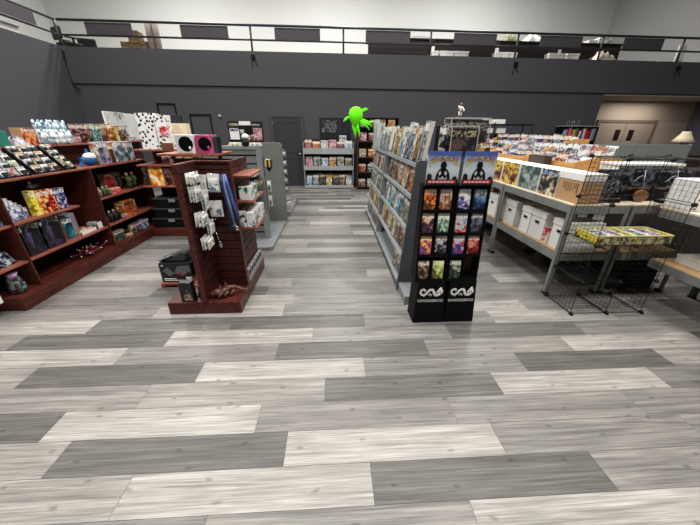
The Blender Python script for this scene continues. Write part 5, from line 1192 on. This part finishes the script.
# ================================================================ STEEL WORK TABLES
ZT, ZL = 1.012, 0.497
M_TOPW = wood('pale_table_top', (206, 190, 160), (226, 214, 190), 0.45)
def steel_table(x0, x1, y0, y1, lab, zt=ZT, zl=ZL, legs=None, group='steel work tables'):
    t = thing('work_table', lab, 'table', ((x0 + x1) / 2, (y0 + y1) / 2, 0), group)
    part('tabletop', MB().box(x0, x1, y0 + 0.002, y1 - 0.002, zt - 0.016, zt), M_TOPW, t, 0.002)
    part('lower_shelf', MB().box(x0 + 0.02, x1 - 0.02, y0 + 0.02, y1 - 0.02, zl - 0.014, zl), M_CHIP, t)
    b = MB()
    for z in (zt - 0.017, zl - 0.015):
        b.box(x0, x0 + 0.012, y0 + 0.004, y1 - 0.004, z - 0.075, z).box(x1 - 0.012, x1, y0 + 0.004, y1 - 0.004, z - 0.075, z).box(x0 + 0.012, x1 - 0.012, y0 + 0.004, y0 + 0.016, z - 0.075, z).box(x0 + 0.012, x1 - 0.012, y1 - 0.016, y1 - 0.004, z - 0.075, z)
    part('beam', b, M_GALV, t)
    for lx, ly in (legs or ((x0 - 0.002, y0), (x1 + 0.002, y0), (x0 - 0.002, y1), (x1 + 0.002, y1))):
        sx_ = 1 if lx < (x0 + x1) / 2 else -1; sy_ = 1 if ly < (y0 + y1) / 2 else -1
        m = MB().box(lx, lx + sx_ * 0.045, ly, ly + sy_ * 0.004, 0.012, zt - 0.018).box(lx, lx + sx_ * 0.004, ly, ly + sy_ * 0.045, 0.012, zt - 0.018)
        L = part('leg', m, M_GALV, t)
        part('rubber_foot', MB().box(lx - sx_ * 0.003, lx + sx_ * 0.05, ly - sy_ * 0.003, ly + sy_ * 0.05, 0, 0.025), M_BLACK, L)
    return t
TY = [(2.712, 3.962), (3.972, 5.234), (5.244, 6.506)]
for i, (a, b) in enumerate(TY):
    steel_table(2.345, 2.955, a, b, 'grey steel work table of the aisle-side row, %s from the wire cube rack' % ORD[i])
for i, (a, b) in enumerate(TY):
    steel_table(2.975, 3.74, a + 0.0, b, 'grey steel work table of the inner row under comic bins, %s from wire rack' % ORD[i])
t = thing('work_table', 'grey steel table beside the wire rack carrying a white grid-covered box', 'table', (3.9, 1.9, 0))
part('tabletop', MB().box(3.17, 4.70, 1.0, 2.64, ZT - 0.016, ZT), M_TOPW, t, 0.002)
part('lower_shelf', MB().box(3.30, 4.60, 1.05, 2.60, 0.46, 0.475), M_PLY, t)
b = MB()
for z, e in ((ZT - 0.017, 0.0), (0.459, 0.13)): b.box(3.17 + e, 3.182 + e, 1.0, 2.64, z - 0.08, z).box(3.17 + e, 4.70, 2.628, 2.64, z - 0.08, z).box(4.688, 4.70, 1.0, 2.64, z - 0.08, z)
part('beam', b, M_GALV, t)
for lx, ly in ((3.93, 2.56), (3.93, 1.08), (4.63, 2.56), (4.63, 1.08)):
    L = part('leg', MB().box(lx, lx + 0.045, ly, ly + 0.045, 0.012, ZT - 0.018), M_DARKGREY, t); part('rubber_foot', MB().box(lx - 0.004, lx + 0.05, ly - 0.004, ly + 0.05, 0, 0.02), M_BLACK, L)
# black crates under the rear row, near end
M_CRATEB = mat('black_crate', (22, 20, 20), 0.6)
for i in range(2):
    for j in range(2):
        y0 = 2.80 + i * 0.56; z0 = 0.001 + j * 0.235
        t = thing('storage_crate', 'black plastic crate under the inner work table, %s of the %s stack' % (['lower', 'upper'][j], ['front', 'rear'][i]), 'crate', (3.42, y0 + 0.25, z0), 'black crates under the rear tables')
        m = MB()
        for k in range(4): m.box(3.16, 3.68, y0, y0 + 0.5, z0 + 0.005 + k * 0.055, z0 + 0.045 + k * 0.055)
        part('slatted_body', m, M_CRATEB, t); [part('corner_post', MB().box(u, u + 0.045, w, w + 0.044, z0, z0 + 0.225), M_CRATEB, t) for u in (3.155, 3.64) for w in (y0 - 0.004, y0 + 0.46)]
# white comic boxes on the lower shelf
M_LONGBOX = mat('white_corrugated', (208, 206, 200), 0.7, var=0.03)
def long_box(lab, pa, pb, ptop, x, z, group, dep=0.36, hole=True, facing='x'):
    y0, y1 = sorted((sy(pa, x, z), sy(pb, x, z))); h = min(0.33, sz(ptop, x, (y0 + y1) / 2) - z)
    h = min(h, 0.32)
    t = thing('comic_box', lab, 'box', (x + dep / 2, (y0 + y1) / 2, z), group)
    part('carton', MB().box(x, x + dep, y0, y1, z + 0.001, z + h * 0.8), M_LONGBOX, t, 0.003)
    part('lid', MB().box(x - 0.006, x + dep + 0.006, y0 - 0.006, y1 + 0.006, z + h * 0.8, z + h), M_LONGBOX, t, 0.003)
    yc = (y0 + y1) / 2
    if hole: part('handle_hole', MB().box(x - 0.008, x - 0.0055, yc - 0.035, yc + 0.035, z + h * 0.58, z + h * 0.58 + 0.026), M_BLACK, t)
    return t
lb = [(562, 547, 214, 'first'), (539.5, 527, 208.5, 'second'), (526, 518, 206, 'third'), (512, 502, 198, 'fourth'), (500, 496, 197, 'fifth'), (494, 486, 194, 'sixth')]
for pa, pb, tp, nm in lb: long_box('white comic box with hand hole on the lower table shelf, %s from wire rack' % nm, pa, pb, tp, 2.402, ZL, 'white comic boxes on the lower shelf')
y0, y1 = sorted((sy(546, 2.42, ZL), sy(541, 2.42, ZL)))
solo('folded_paper', MB().box(2.42, 2.5, y0 + 0.02, y1, ZL + 0.001, ZL + 0.17), art('red_white_paper', [(170, 40, 50), (222, 216, 210), (236, 234, 230)], scale=10, band=(2, 3)), 'white and red folded paper standing between comic boxes on lower shelf', 'paper', (2.46, (y0 + y1) / 2, ZL + 0.001))
# boxed collected sets lined along the aisle-side tabletop
XA = 2.385
def tgoods(name, lab, cat, pa, pb, h, m, x=XA, z=ZT, dep=0.28, group=None, top=None):
    y0, y1 = sorted((sy(pa, x, z), sy(pb, x, z))); z += 0.001
    return solo(name, MB().box(x, x + dep, y0 + 0.003, y1 - 0.003, z, z + h, 1, {'-x': 0}), [m, top or M_WHITE], lab, cat, (x + dep / 2, (y0 + y1) / 2, z), group, 0.003)
tgoods('boxed_set', 'dark grey picture-fronted box of a golden figure on the aisle-side table', 'boxed set', 553, 536.5, 0.275, art('dark_gold_art', [(40, 42, 46), (60, 64, 68), (150, 120, 70), (214, 210, 200)], title=(150, 170, 190), scale=11), group='white-topped boxed sets')
tgoods('boxed_set', 'grey teal picture-fronted box beside the dark grey one on the aisle-side table', 'boxed set', 535.5, 516.5, 0.275, art('teal_monster_art', [(56, 66, 68), (110, 126, 124), (166, 176, 170)], title=(70, 86, 90), scale=14), group='white-topped boxed sets')
tgoods('boxed_set', 'yellow and maroon picture-fronted box on the aisle-side table, front one of two', 'boxed set', 515.5, 500.5, 0.275, art('yellow_maroon_art', [(70, 30, 40), (150, 100, 60), (216, 190, 90)], title=(226, 200, 70), scale=14), group='white-topped boxed sets')
tgoods('boxed_set', 'yellow and maroon picture-fronted box on the aisle-side table, rear one of two', 'boxed set', 499.5, 486, 0.275, art('yellow_maroon_art', None), group='white-topped boxed sets')
tgoods('boxed_set', 'hidden white-topped box farther along the aisle-side table behind black displays', 'boxed set', 485, 474, 0.275, cover('olive'), group='white-topped boxed sets')
# brown carton at the table's near end
yb0, yb1 = 2.725, sy(554.5, XA, ZT)
t = thing('carton', 'large brown cardboard carton with white lid on the near table corner', 'carton', (2.5, (yb0 + yb1) / 2, ZT))
part('carton_body', MB().box(XA, 2.60, yb0, yb1, ZT + 0.001, ZT + 0.215), M_CARD, t, 0.004)
part('carton_lid', MB().box(XA - 0.005, 2.605, yb0 - 0.005, yb1 + 0.005, ZT + 0.215, ZT + 0.285), M_WHITE, t, 0.004)
pr = MB(); rnd = random.Random(6)
for i in range(7): pr.box(XA - 0.001, XA, yb0 + 0.04 + 0.03 * i, yb0 + 0.04 + 0.03 * i + rnd.uniform(0.012, 0.024), ZT + 0.15 - rnd.random() * 0.06, ZT + 0.19)
part('carton_print', pr, mat('carton_ink', (120, 86, 58), 0.8), t)
# black game boxes at the rear row's near end
M_GB0 = art('black_game_art', [(7, 7, 10), (12, 12, 17), (26, 27, 34), (96, 100, 112)], title=(110, 112, 120), scale=10, band=(0.84, 0.95))
M_GB = M_GB0; M_GB.node_tree.nodes['Principled BSDF'].inputs['Specular IOR Level'].default_value = 0.15; M_GB.node_tree.nodes['Principled BSDF'].inputs['Roughness'].default_value = 0.55
yy = 2.78
x0, x1 = 2.625, 2.895
def game_box(lab, x0, x1, y, z0, z1, dep):
    t = thing('board_game_box', lab, 'board game', ((x0 + x1) / 2, y + dep / 2, z0), 'black board games')
    part('box_base', MB().box(x0 + 0.004, x1 - 0.004, y + 0.004, y + dep - 0.004, z0 + 0.001, z0 + 0.1), M_BLACK, t)
    part('box_lid', MB().box(x0, x1, y, y + dep, z0 + 0.03, z1, 1, {'-y': 0}), [M_GB, M_BLACK], t, 0.003)
    part('printed_strip', MB().box(x0 + 0.02, x1 - 0.02, y - 0.001, y, z0 + 0.04, z0 + 0.052), mat('print_bronze', (120, 84, 50), 0.4), t)
    part('printed_emblem', MB().tube([((x0 + x1) / 2 + 0.085 * math.cos(a) * (1 - 0.12 * k), y - 0.001, (z0 + z1) / 2 + 0.07 * math.sin(a) * (1 - 0.12 * k)) for k, a in enumerate([R(40 * q) for q in range(15)]) if k < 7], 0.006, 6, flat=0.1).tube([((x0 + x1) / 2 - 0.07, y - 0.001, z0 + 0.11), ((x0 + x1) / 2 - 0.01, y - 0.001, z0 + 0.16), ((x0 + x1) / 2 + 0.05, y - 0.001, z0 + 0.11), ((x0 + x1) / 2 + 0.02, y - 0.001, z0 + 0.22)], 0.006, 6, flat=0.1), mat('print_silver', (150, 156, 168), 0.4), t)
game_box('black board game box with silver emblem, standing next to the brown carton', x0, x1, yy, ZT, ZT + 0.315, 0.10)
zc2 = ZT + 0.085
t = thing('mat_case', 'flat black case on the rear table beneath the second black board game', 'case', (3.25, 2.95, ZT))
part('case_body', MB().box(2.93, 3.62, 2.86, 3.00, ZT + 0.001, zc2), M_BLACK, t, 0.006); part('case_strap', MB().box(3.1, 3.13, 2.855, 3.0, ZT + 0.001, zc2 + 0.002).box(3.42, 3.45, 2.855, 3.0, ZT + 0.001, zc2 + 0.002), mat('grey_strap', (70, 70, 74), 0.6), t)
game_box('black board game box with silver emblem, on the flat black case, beside the wooden disc', 2.93, 3.265, 2.87, zc2 + 0.002, zc2 + 0.235, 0.10)
game_box('black board game box with silver emblem, beside the white grid-covered box', 3.275, 3.62, 2.87, zc2 + 0.002, zc2 + 0.235, 0.10)
p = onz(641, 203, ZT)
solo('wooden_disc', MB().cyl((p.x, 2.80, ZT + 0.061), (p.x + 0.01, 2.835, ZT + 0.067), 0.06, n=24), mat('brown_disc_wood', (126, 90, 62), 0.6), 'round brown wooden disc leaning before the black case on rear table', 'disc', (p.x, 2.82, ZT))
for i, px in enumerate((660, 668, 677)):
    x = sx(px, 2.78, ZT); solo('game_tile_pack', MB().box(x - 0.03, x + 0.03, 2.74, 2.82, ZT + 0.001, ZT + 0.03).box(x - 0.02, x + 0.02, 2.75, 2.81, ZT + 0.03, ZT + 0.036, 1), [M_BLACK, mat('tile_silver', (130, 134, 140), 0.4)], 'small black and silver pack lying before the black case, %s from the wooden disc' % ORD[i], 'pack', (x, 2.78, ZT + 0.001), 'small packs on the rear table')
# white stacked trays behind the black games
t = thing('comic_box', 'white wide box of mixed comics standing behind the black board games', 'box', (3.3, 3.14, ZT))
part('carton', MB().box(2.98, 3.70, 3.03, 3.26, ZT + 0.001, ZT + 0.33), art('white_mixed_box', [(150, 120, 120), (214, 210, 208), (232, 230, 226)], scale=9, band=(2, 3)), t, 0.004)
part('lid', MB().box(2.97, 3.71, 3.02, 3.27, ZT + 0.33, ZT + 0.355), M_WHITE, t, 0.004)
# white grid-covered box on the right table
t = thing('comic_box', 'white box with dark label and hand slot with wire grid before it, beside board games', 'box', (3.6, 2.5, ZT))
xw0 = sx(687, 2.42, 1.03); xw1 = xw0 + 0.4
part('carton', MB().box(xw0, xw1, 2.42, 2.63, ZT + 0.001, ZT + 0.27), M_WHITE, t, 0.004)
part('hand_slot', MB().box(xw0 + 0.07, xw0 + 0.17, 2.418, 2.42, ZT + 0.095, ZT + 0.115), M_BLACK, t)
part('label', MB().box(xw0 + 0.02, xw0 + 0.08, 2.418, 2.42, ZT + 0.015, ZT + 0.08), art('barcode_label', [(60, 50, 60), (150, 140, 146), (226, 224, 222)], scale=50, band=(2, 3)), t)
# goods under the right table
def cube_box(lab, x0, x1, y0, y1, z, h, m, cat='box', grp=None):
    t = thing('carton', lab, cat, ((x0 + x1) / 2, (y0 + y1) / 2, z), grp)
    part('carton_body', MB().box(x0, x1, y0, y1, z + 0.001, z + h * 0.8), m, t, 0.004); part('carton_lid', MB().box(x0 - 0.005, x1 + 0.005, y0 - 0.005, y1 + 0.005, z + h * 0.8, z + h), m, t, 0.004)
cube_box('pale white-topped box lying on the wire-rack-side table lower shelf', 3.42, 3.74, 2.22, 2.5, 0.476, 0.09, M_WHITE)
cube_box('brown carton at the back of the wire-rack-side table lower shelf', 3.78, 4.05, 2.26, 2.52, 0.476, 0.22, M_CARD)
cube_box('second brown carton deeper on the wire-rack-side table lower shelf', 4.12, 4.42, 2.26, 2.52, 0.476, 0.24, mat('darker_cardboard', (140, 106, 76), 0.8))

# ================================================================ WOODEN COMIC BINS
M_BINW = wood('honey_bin_wood', (186, 134, 76), (214, 166, 104), 0.5)
bins = [(3.40, 4.34), (4.36, 5.39), (5.41, 6.44)]
tiersb = [(2.80, 0.13), (3.07, 0.24), (3.34, 0.34)]
COMIC = {}
def comic(pal, w, h):
    k = (pal, w, h)
    if k not in COMIC: COMIC[k] = MB().box(-w / 2, w / 2, 0, 0.006, 0, h, 0, {'+y': 1}).mesh('comic_book', [art('comic_' + pal.replace(' ', '_'), PAL[pal], TITLE.get(pal, (238, 234, 220)), 22, 0.25), M_WHITE])
    return COMIC[k]
rnd = random.Random(17)
pals = ['white', 'pink', 'sky blue', 'purple', 'crimson', 'teal', 'cream', 'grey', 'white', 'black', 'navy blue', 'grey', 'maroon', 'white']
for bi, (a, b) in enumerate(bins):
    t = thing('comic_bin', 'honey-coloured wooden stepped bin full of comics, %s from the brown carton' % ORD[bi], 'comic bin', (3.2, (a + b) / 2, ZT), 'wooden comic bins')
    tb = tiersb[:2] if bi == 0 else tiersb; xk = 3.36 if bi == 0 else 3.70
    for s in (a, b - 0.015):
        part('end_board', MB().prism([(2.79, ZT + 0.002), (xk, ZT + 0.002), (xk, ZT + (0.40 if bi == 0 else 0.56)), (xk - 0.24, ZT + (0.40 if bi == 0 else 0.56)), (2.79, ZT + 0.33)], 'y', s, s + 0.015), M_BINW, t, 0.002)
    part('back_board', MB().box(xk - 0.02, xk, a + 0.016, b - 0.016, ZT + 0.002, ZT + (0.40 if bi == 0 else 0.54)), M_BINW, t)
    for k, (x, dz) in enumerate(tb):
        part('front_board', MB().box(x, x + 0.014, a + 0.016, b - 0.016, ZT + 0.002, ZT + dz + (0.19 if k == 0 else 0.09)), M_BINW, t)
        part('tier_floor', MB().box(x + 0.015, x + (0.268 if k + 1 < len(tb) else xk - 0.021 - x), a + 0.016, b - 0.016, ZT + dz - 0.012, ZT + dz), M_BINW, t)
    for k, (x, dz) in enumerate(tb):
        n = 4 if bi == 0 else 5; cw = (b - a - 0.04) / n
        for c in range(n):
            for q in range(2):
                p = rnd.choice(pals); h = 0.27 + 0.01 * rnd.randint(0, 1)
                tilt = R(-13 - 9 * q + rnd.uniform(-2, 2))
                o = link('comic_book', comic(p, 0.175, round(h, 2)), None, (x + 0.035 + 0.075 * q, a + 0.02 + (c + 0.5) * cw + rnd.uniform(-0.008, 0.008), ZT + dz + 0.010), (tilt, rnd.uniform(-0.03, 0.03), R(-90) + rnd.uniform(-0.03, 0.03)))
                tag(o, '%s comic, %s tier, %s column, %s copy, in the %s bin from the carton' % (p, ['front', 'middle', 'rear'][k], ['first', 'second', 'third', 'fourth', 'fifth'][c], ['front', 'back'][q], ['first', 'second', 'third'][bi]), 'comic', 'comics in the wooden bins')
p = ony(541, 170, 3.42)
t = thing('sign_box', 'small dark brown open box hung on the front of the nearest wooden bin', 'box', (2.71, 3.55, ZT + 0.277))
yA_, yB_ = sorted((sy(532, 2.72, 1.3), sy(548, 2.72, 1.3)))
M_DKB = mat('dark_brown_box', (62, 46, 36), 0.6)
part('box_wall', MB().box(2.66, 2.668, yA_, yB_, ZT + 0.278, ZT + 0.37).box(2.752, 2.76, yA_, yB_, ZT + 0.278, ZT + 0.37).box(2.668, 2.752, yA_, yA_ + 0.008, ZT + 0.278, ZT + 0.37).box(2.668, 2.752, yB_ - 0.008, yB_, ZT + 0.278, ZT + 0.37), M_DKB, t)
part('box_floor', MB().box(2.668, 2.752, yA_ + 0.008, yB_ - 0.008, ZT + 0.278, ZT + 0.285), M_DKB, t)
t.location = (2.71, (yA_ + yB_) / 2, ZT + 0.277)
for ch in t.children:
    for v in ch.data.vertices: v.co.y += 3.55 - (yA_ + yB_) / 2
t['label'] = 'small dark brown open box standing on the white-topped boxed sets'

# ================================================================ WIRE GRID CAGE
gx = [2.34, 2.71, 3.08]; gyf, gyb = 2.31, 2.68; gz = [0.012, 0.365, 0.73, 1.10, 1.465]
W_ = 0.345
def grid_mesh():
    m = MB(); h = W_ / 2; n = 8
    def rod(p0, p1, r): m.cyl(p0, p1, r, n=5, caps=False)
    for i in range(n + 1):
        u = -h + 2 * h * i / n; r = 0.0033 if i in (0, n) else 0.0015
        rod((u, -h, 0), (u, h, 0), r); rod((-h, u, 0), (h, u, 0), r)
    return m.mesh('grid_panel', M_WIRE)
GRID = grid_mesh()
cage = thing('wire_cube_rack', 'tall black wire cube rack with square grid panels at the end of tables', 'wire rack', (2.71, 2.5, 0))
def gp(x, y, z, rot): 
    o = link('grid_panel', GRID, cage, Vector((x, y, z)) - cage.location, rot)
ym = (gyf + gyb) / 2
for i in range(2): gp((gx[i] + gx[i + 1]) / 2, ym, gz[0], (0, 0, 0))
gp((gx[0] + gx[1]) / 2, ym, gz[1], (0, 0, 0))
for i in range(2): gp((gx[i] + gx[i + 1]) / 2, ym, gz[2], (0, 0, 0))
for i in range(2): gp((gx[i] + gx[i + 1]) / 2, ym, gz[4], (0, 0, 0))
for k in range(4): gp(gx[0], ym, (gz[k] + gz[k + 1]) / 2, (0, R(90), 0))
gp(gx[1], ym, (gz[0] + gz[1]) / 2, (0, R(90), 0))
for k in (0, 1, 2, 3): gp(gx[2], ym, (gz[k] + gz[k + 1]) / 2, (0, R(90), 0))
for i in range(2): gp((gx[i] + gx[i + 1]) / 2, gyb, (gz[3] + gz[4]) / 2, (R(90), 0, 0))
cn = MB().ball((0, 0, 0), 0.017, seg=10, rings=6).cyl((0, -0.019, 0), (0, 0.019, 0), 0.012, n=10).cyl((0, 0, -0.012), (0, 0, 0.019), 0.012, n=10).mesh('connector', M_BLACK)
for xi, x in enumerate(gx):
    for y in (gyf, gyb):
        for k, z in enumerate(gz):
            if xi == 1 and k == 3: continue
            link('connector', cn, cage, Vector((x, y, z if k else 0.013)) - cage.location)
# yellow-edged card trays on the rack shelf
M_YEL = art('yellow_black_strip', [(40, 34, 16), (206, 186, 50), (222, 206, 90)], scale=34, band=(2, 3))
M_PALEY = mat('pale_yellow_card', (206, 200, 130), 0.6)
def yellow_tray(lab, x0, x1, y0, y1, z, content):
    t = thing('card_tray', lab, 'tray', ((x0 + x1) / 2, (y0 + y1) / 2, z), 'yellow-edged card trays'); e = 0.006; h = 0.075; z += 0.001
    part('front_strip', MB().box(x0 + e, x1 - e, y0, y0 + e, z, z + h), art('tray_front_print', [(70, 60, 58), (140, 130, 104), (186, 176, 120)], scale=26, band=(2, 3)), t)
    part('tray_wall', MB().box(x0, x0 + e, y0, y1, z, z + h).box(x1 - e, x1, y0, y1, z, z + h).box(x0 + e, x1 - e, y1 - e, y1, z, z + h), M_YEL, t)
    part('rim', MB().box(x0 - 0.002, x1 + 0.002, y0 - 0.002, y0 + e, z + h, z + h + 0.01).box(x0 - 0.002, x0 + e, y0 + e, y1, z + h, z + h + 0.01).box(x1 - e, x1 + 0.002, y0 + e, y1, z + h, z + h + 0.01).box(x0 + e, x1 - e, y1 - e, y1 + 0.002, z + h, z + h + 0.01), M_PALEY, t)
    part('tray_floor', MB().box(x0 + e, x1 - e, y0 + e, y1 - e, z, z + 0.004), M_PALEY, t)
    return t
zs = gz[2] + 0.003
def card_row(x0, x1, y0, y1, z, lab, n=5):
    for i in range(n):
        w = (x1 - x0) / n; p = ['sky blue', 'grey', 'white', 'purple', 'cream'][i % 5]
        solo('card_packet', MB().box(x0 + i * w + 0.003, x0 + (i + 1) * w - 0.003, y0, y1, z + 0.006, z + 0.07, 0), art('packet_' + p.replace(' ', '_'), PAL[p], scale=30, band=(2, 3)), '%s card packet lying in the %s on the wire rack, %s along' % (p, lab, ['first', 'second', 'third', 'fourth', 'fifth'][i]), 'card packet', (x0 + (i + .5) * w, (y0 + y1) / 2, z + 0.006), 'card packets in the yellow trays')
yellow_tray('yellow-edged card tray on the wire rack shelf, beside the brown carton', 2.352, 2.70, 2.337, 2.60, zs, None); card_row(2.362, 2.69, 2.347, 2.59, zs, 'aisle-side yellow tray')
yellow_tray('yellow-edged card tray on the wire rack shelf, beside the white grid-covered box', 2.712, 3.065, 2.337, 2.60, zs, None); card_row(2.722, 3.055, 2.347, 2.59, zs, 'inner yellow tray')

# ================================================================ REAR RACKS, BOOKCASE, PANELS, LAMP
YR2 = 7.3
t = thing('wire_shelf_rack', 'black metal shelf rack with white boxes behind the comic bins', 'rack', (4.3, 7.5, 0))
ra, rb_ = sx(481, YR2, 1.8), sx(534, YR2, 1.8); zA = sz(124, (ra + rb_) / 2, YR2); zB = sz(138, (ra + rb_) / 2, YR2); zC = 1.0
for x in (ra, sx(495, YR2, 1.8), rb_):
    for y in (YR2, YR2 + 0.42): part('post', MB().cyl((x, y, 0), (x, y, zA + 0.02), 0.016, n=8), M_BLACK, t)
for z in (0.3, zC, zB, zA): part('shelf', MB().box(ra - 0.01, rb_ + 0.01, YR2 - 0.01, YR2 + 0.43, z - 0.025, z), M_BLACK, t)
for i, (pa, pb) in enumerate(((485, 494), (496, 505))):
    fgoods('storage_box', 'white box on the black rear rack top shelf, %s one' % ['first', 'second'][i], 'box', pa, pb, 119.5, zA, M_WHITE, YR2 + 0.03, 0.2, 'white boxes on the rear rack', M_WHITE)
    fgoods('storage_box', 'white slim box on the black rear rack second shelf, %s one' % ['first', 'second'][i], 'box', pa, pb, 128, zA - 0.199, M_WHITE, YR2 + 0.05, 0.2, 'white boxes on the rear rack', M_WHITE)
part('shelf', MB().box(ra - 0.01, rb_ + 0.01, YR2 - 0.01, YR2 + 0.43, zA - 0.225, zA - 0.20), M_BLACK, t)
for i, (pa, pb, p) in enumerate(((486, 494, 'grey'), (496, 503, 'brown'), (505, 514, 'maroon'), (516, 524, 'brown'))):
    fgoods('game_box', '%s dark game box on the black rear rack middle shelf, %s along' % (p, ['first', 'second', 'third', 'last'][i]), 'game box', pa, pb, 134.8, zB, cover(p), YR2 + 0.04, 0.2, 'game boxes on the rear rack', M_BLACK)
for i, (pa, pb, p) in enumerate(((485, 490, 'white'), (490.5, 494, 'sky blue'), (498, 505, 'teal'))):
    fgoods('game_box', '%s game box on the black rear rack low shelf, %s along' % (p, ['first', 'second', 'third'][i]), 'game box', pa, pb, 144, zC, cover(p), YR2 + 0.04, 0.2, 'game boxes on the rear rack', M_WHITE)
t = thing('wire_shelf_rack', 'lower black metal rack at the back wall beyond the white-boxed rack', 'rack', (6.1, 8.6, 0))
ra, rb_ = sx(536, 8.5, 1.6), sx(552, 8.5, 1.6); z1 = sz(134, (ra + rb_) / 2, 8.5)
for x in (ra, rb_):
    for y in (8.5, 8.9): part('post', MB().cyl((x, y, 0), (x, y, z1), 0.016, n=8), M_BLACK, t)
for z in (0.4, 0.9, z1): part('shelf', MB().box(ra - 0.01, rb_ + 0.01, 8.49, 8.91, z - 0.03, z), M_BLACK, t)
yb = 9.3
ba, bb = sx(561.5, yb, 1.6), sx(596.5, yb, 1.6); zt2 = sz(126.5, (ba + bb) / 2, yb)
t = thing('bookcase', 'black bookcase of red and white books against the back wall by the alcove', 'bookcase', ((ba + bb) / 2, 9.5, 0))
part('back_panel', MB().box(ba, bb, 9.60, 9.62, 0, zt2), M_BLACK, t)
for s in (ba, bb - 0.03): part('side_panel', MB().box(s, s + 0.03, yb, 9.60, 0, zt2), M_BLACK, t)
zk = [0.08, 0.5, 0.95, zt2 - 0.415]
for z in zk + [zt2 - 0.025]: part('shelf', MB().box(ba + 0.03, bb - 0.03, yb, 9.60, z, z + 0.025), M_BLACK, t)
part('top_edge', MB().box(ba, bb, yb - 0.01, 9.62, zt2, zt2 + 0.02), M_LIP, t)
SPINE = {'white': (206, 206, 200), 'sky blue': (120, 160, 190), 'crimson': (172, 34, 44), 'pink': (196, 120, 136), 'yellow': (196, 176, 90), 'green': (80, 120, 80), 'maroon': (110, 24, 34), 'purple': (96, 70, 130), 'grey': (120, 120, 124)}
seq = ['white', 'sky blue', 'crimson', 'pink', 'crimson', 'yellow', 'green', 'maroon', 'white', 'purple', 'white', 'crimson', 'crimson', 'maroon', 'sky blue', 'grey']
for q, z in enumerate(zk[-2:]):
    n = len(seq); w = (bb - ba - 0.08) / n
    for i, p in enumerate(seq):
        h = 0.27 + 0.03 * ((i * 5) % 4)
        solo('shelf_book', MB().box(ba + 0.04 + i * w + 0.002, ba + 0.04 + (i + 1) * w - 0.002, yb + 0.03, yb + 0.22, z + 0.026, z + 0.026 + h, 0, {'+z': 1}), [mat('spine_' + p.replace(' ', '_'), SPINE[p], 0.5), M_PAGES], '%s book spine on the %s shelf of the black alcove-side bookcase, %s along' % (p, ['lower', 'upper'][q], ORD[i]), 'book', (ba + 0.04 + (i + .5) * w, yb + 0.12, z + 0.026), 'books in the black bookcase')
# wire stands on the bookcase top
for i in range(3):
    x = ba + 0.2 + 0.16 * i
    solo('wire_easel', MB().tube([(x - 0.05, yb + 0.1, zt2 + 0.021), (x - 0.02, yb + 0.14, zt2 + 0.2)], 0.006, 6).tube([(x + 0.05, yb + 0.1, zt2 + 0.021), (x + 0.02, yb + 0.14, zt2 + 0.2)], 0.006, 6).tube([(x - 0.05, yb + 0.1, zt2 + 0.027), (x + 0.05, yb + 0.1, zt2 + 0.027)], 0.006, 6), M_CHROME, 'small wire easel on top of the black bookcase, %s along' % ['first', 'second', 'third'][i], 'easel', (x, yb + 0.12, zt2 + 0.021), 'wire easels')
# grey gondola backs
yp = 6.0
pa, pm, pb = sx(596, yp, 1.3), sx(634, yp, 1.3), sx(694, yp, 1.45)
for i, (a, b) in enumerate(((pa, pm - 0.02), (pm, pb - 0.06))):
    t = thing('grey_display_back', 'plain grey display unit back beyond the comic bins, %s' % ['half beside the bins', 'half below the lamp'][i], 'display unit', ((a + b) / 2, yp + 0.1, 0))
    part('panel', MB().box(a, b, yp, yp + 0.03, 0.1, 1.46), mat('grey_board', (134, 138, 136), 0.6, var=0.03), t, 0.003)
    part('edge_rail', MB().box(b, b + 0.018, yp - 0.005, yp + 0.05, 0.0, 1.47), M_GREYMETAL, t)
    part('base', MB().box(a, b, yp + 0.031, yp + 0.5, 0, 0.12), M_GREYMETAL, t)
    part('shelf', MB().box(a, b, yp + 0.031, yp + 0.35, 0.6, 0.62).box(a, b, yp + 0.031, yp + 0.35, 1.05, 1.07), M_GREYMETAL, t)
yl_ = 7.2; xl_ = sx(684, yl_, 1.55); zs0 = sz(142, xl_, yl_); zs1 = sz(131.5, xl_, yl_)
t = thing('side_cabinet', 'tall dark cabinet carrying the cream table lamp behind grey panels', 'cabinet', (xl_, yl_, 0))
part('body', MB().box(xl_ - 0.4, xl_ + 0.4, yl_ - 0.25, yl_ + 0.25, 0, 1.20), M_DKWOOD, t, 0.004); part('door', MB().box(xl_ - 0.38, xl_ - 0.005, yl_ - 0.27, yl_ - 0.251, 0.06, 1.14).box(xl_ + 0.005, xl_ + 0.38, yl_ - 0.27, yl_ - 0.251, 0.06, 1.14), M_DKWOOD, t)
t = thing('table_lamp', 'table lamp with cream flared shade beyond the grey panels', 'lamp', (xl_, yl_, 1.201))
part('base', MB().lathe([(0.09, 0), (0.09, 0.02), (0.03, 0.05), (0.05, 0.12), (0.02, 0.2), (0.015, zs0 - 1.2 + 0.04)], (xl_, yl_, 1.201), 16), mat('lamp_ceramic', (150, 120, 90), 0.3), t)
part('lamp_shade', MB().lathe([(0.215, zs0), (0.15, zs0 + (zs1 - zs0) * 0.4), (0.10, zs0 + (zs1 - zs0) * 0.75), (0.075, zs1)], (xl_, yl_, 0), 24), mat('cream_shade', (214, 198, 168), 0.8), t)
# pieces at far right beyond the game boxes
cube_box('dark wide box on the dark counter behind the white grid-covered box', 4.6, 5.3, 3.6, 4.0, 0.95, 0.28, mat('dark_box_right', (34, 30, 32), 0.6))
t = thing('low_counter', 'dark counter carrying the dark wide box beyond the work tables', 'counter', (5.1, 3.9, 0))
part('body', MB().box(4.3, 6.2, 3.5, 4.3, 0.0, 0.90), mat('dark_counter', (44, 38, 36), 0.6), t, 0.005); part('worktop', MB().box(4.28, 6.22, 3.48, 4.32, 0.90, 0.949), mat('counter_top', (120, 104, 92), 0.5), t, 0.004)
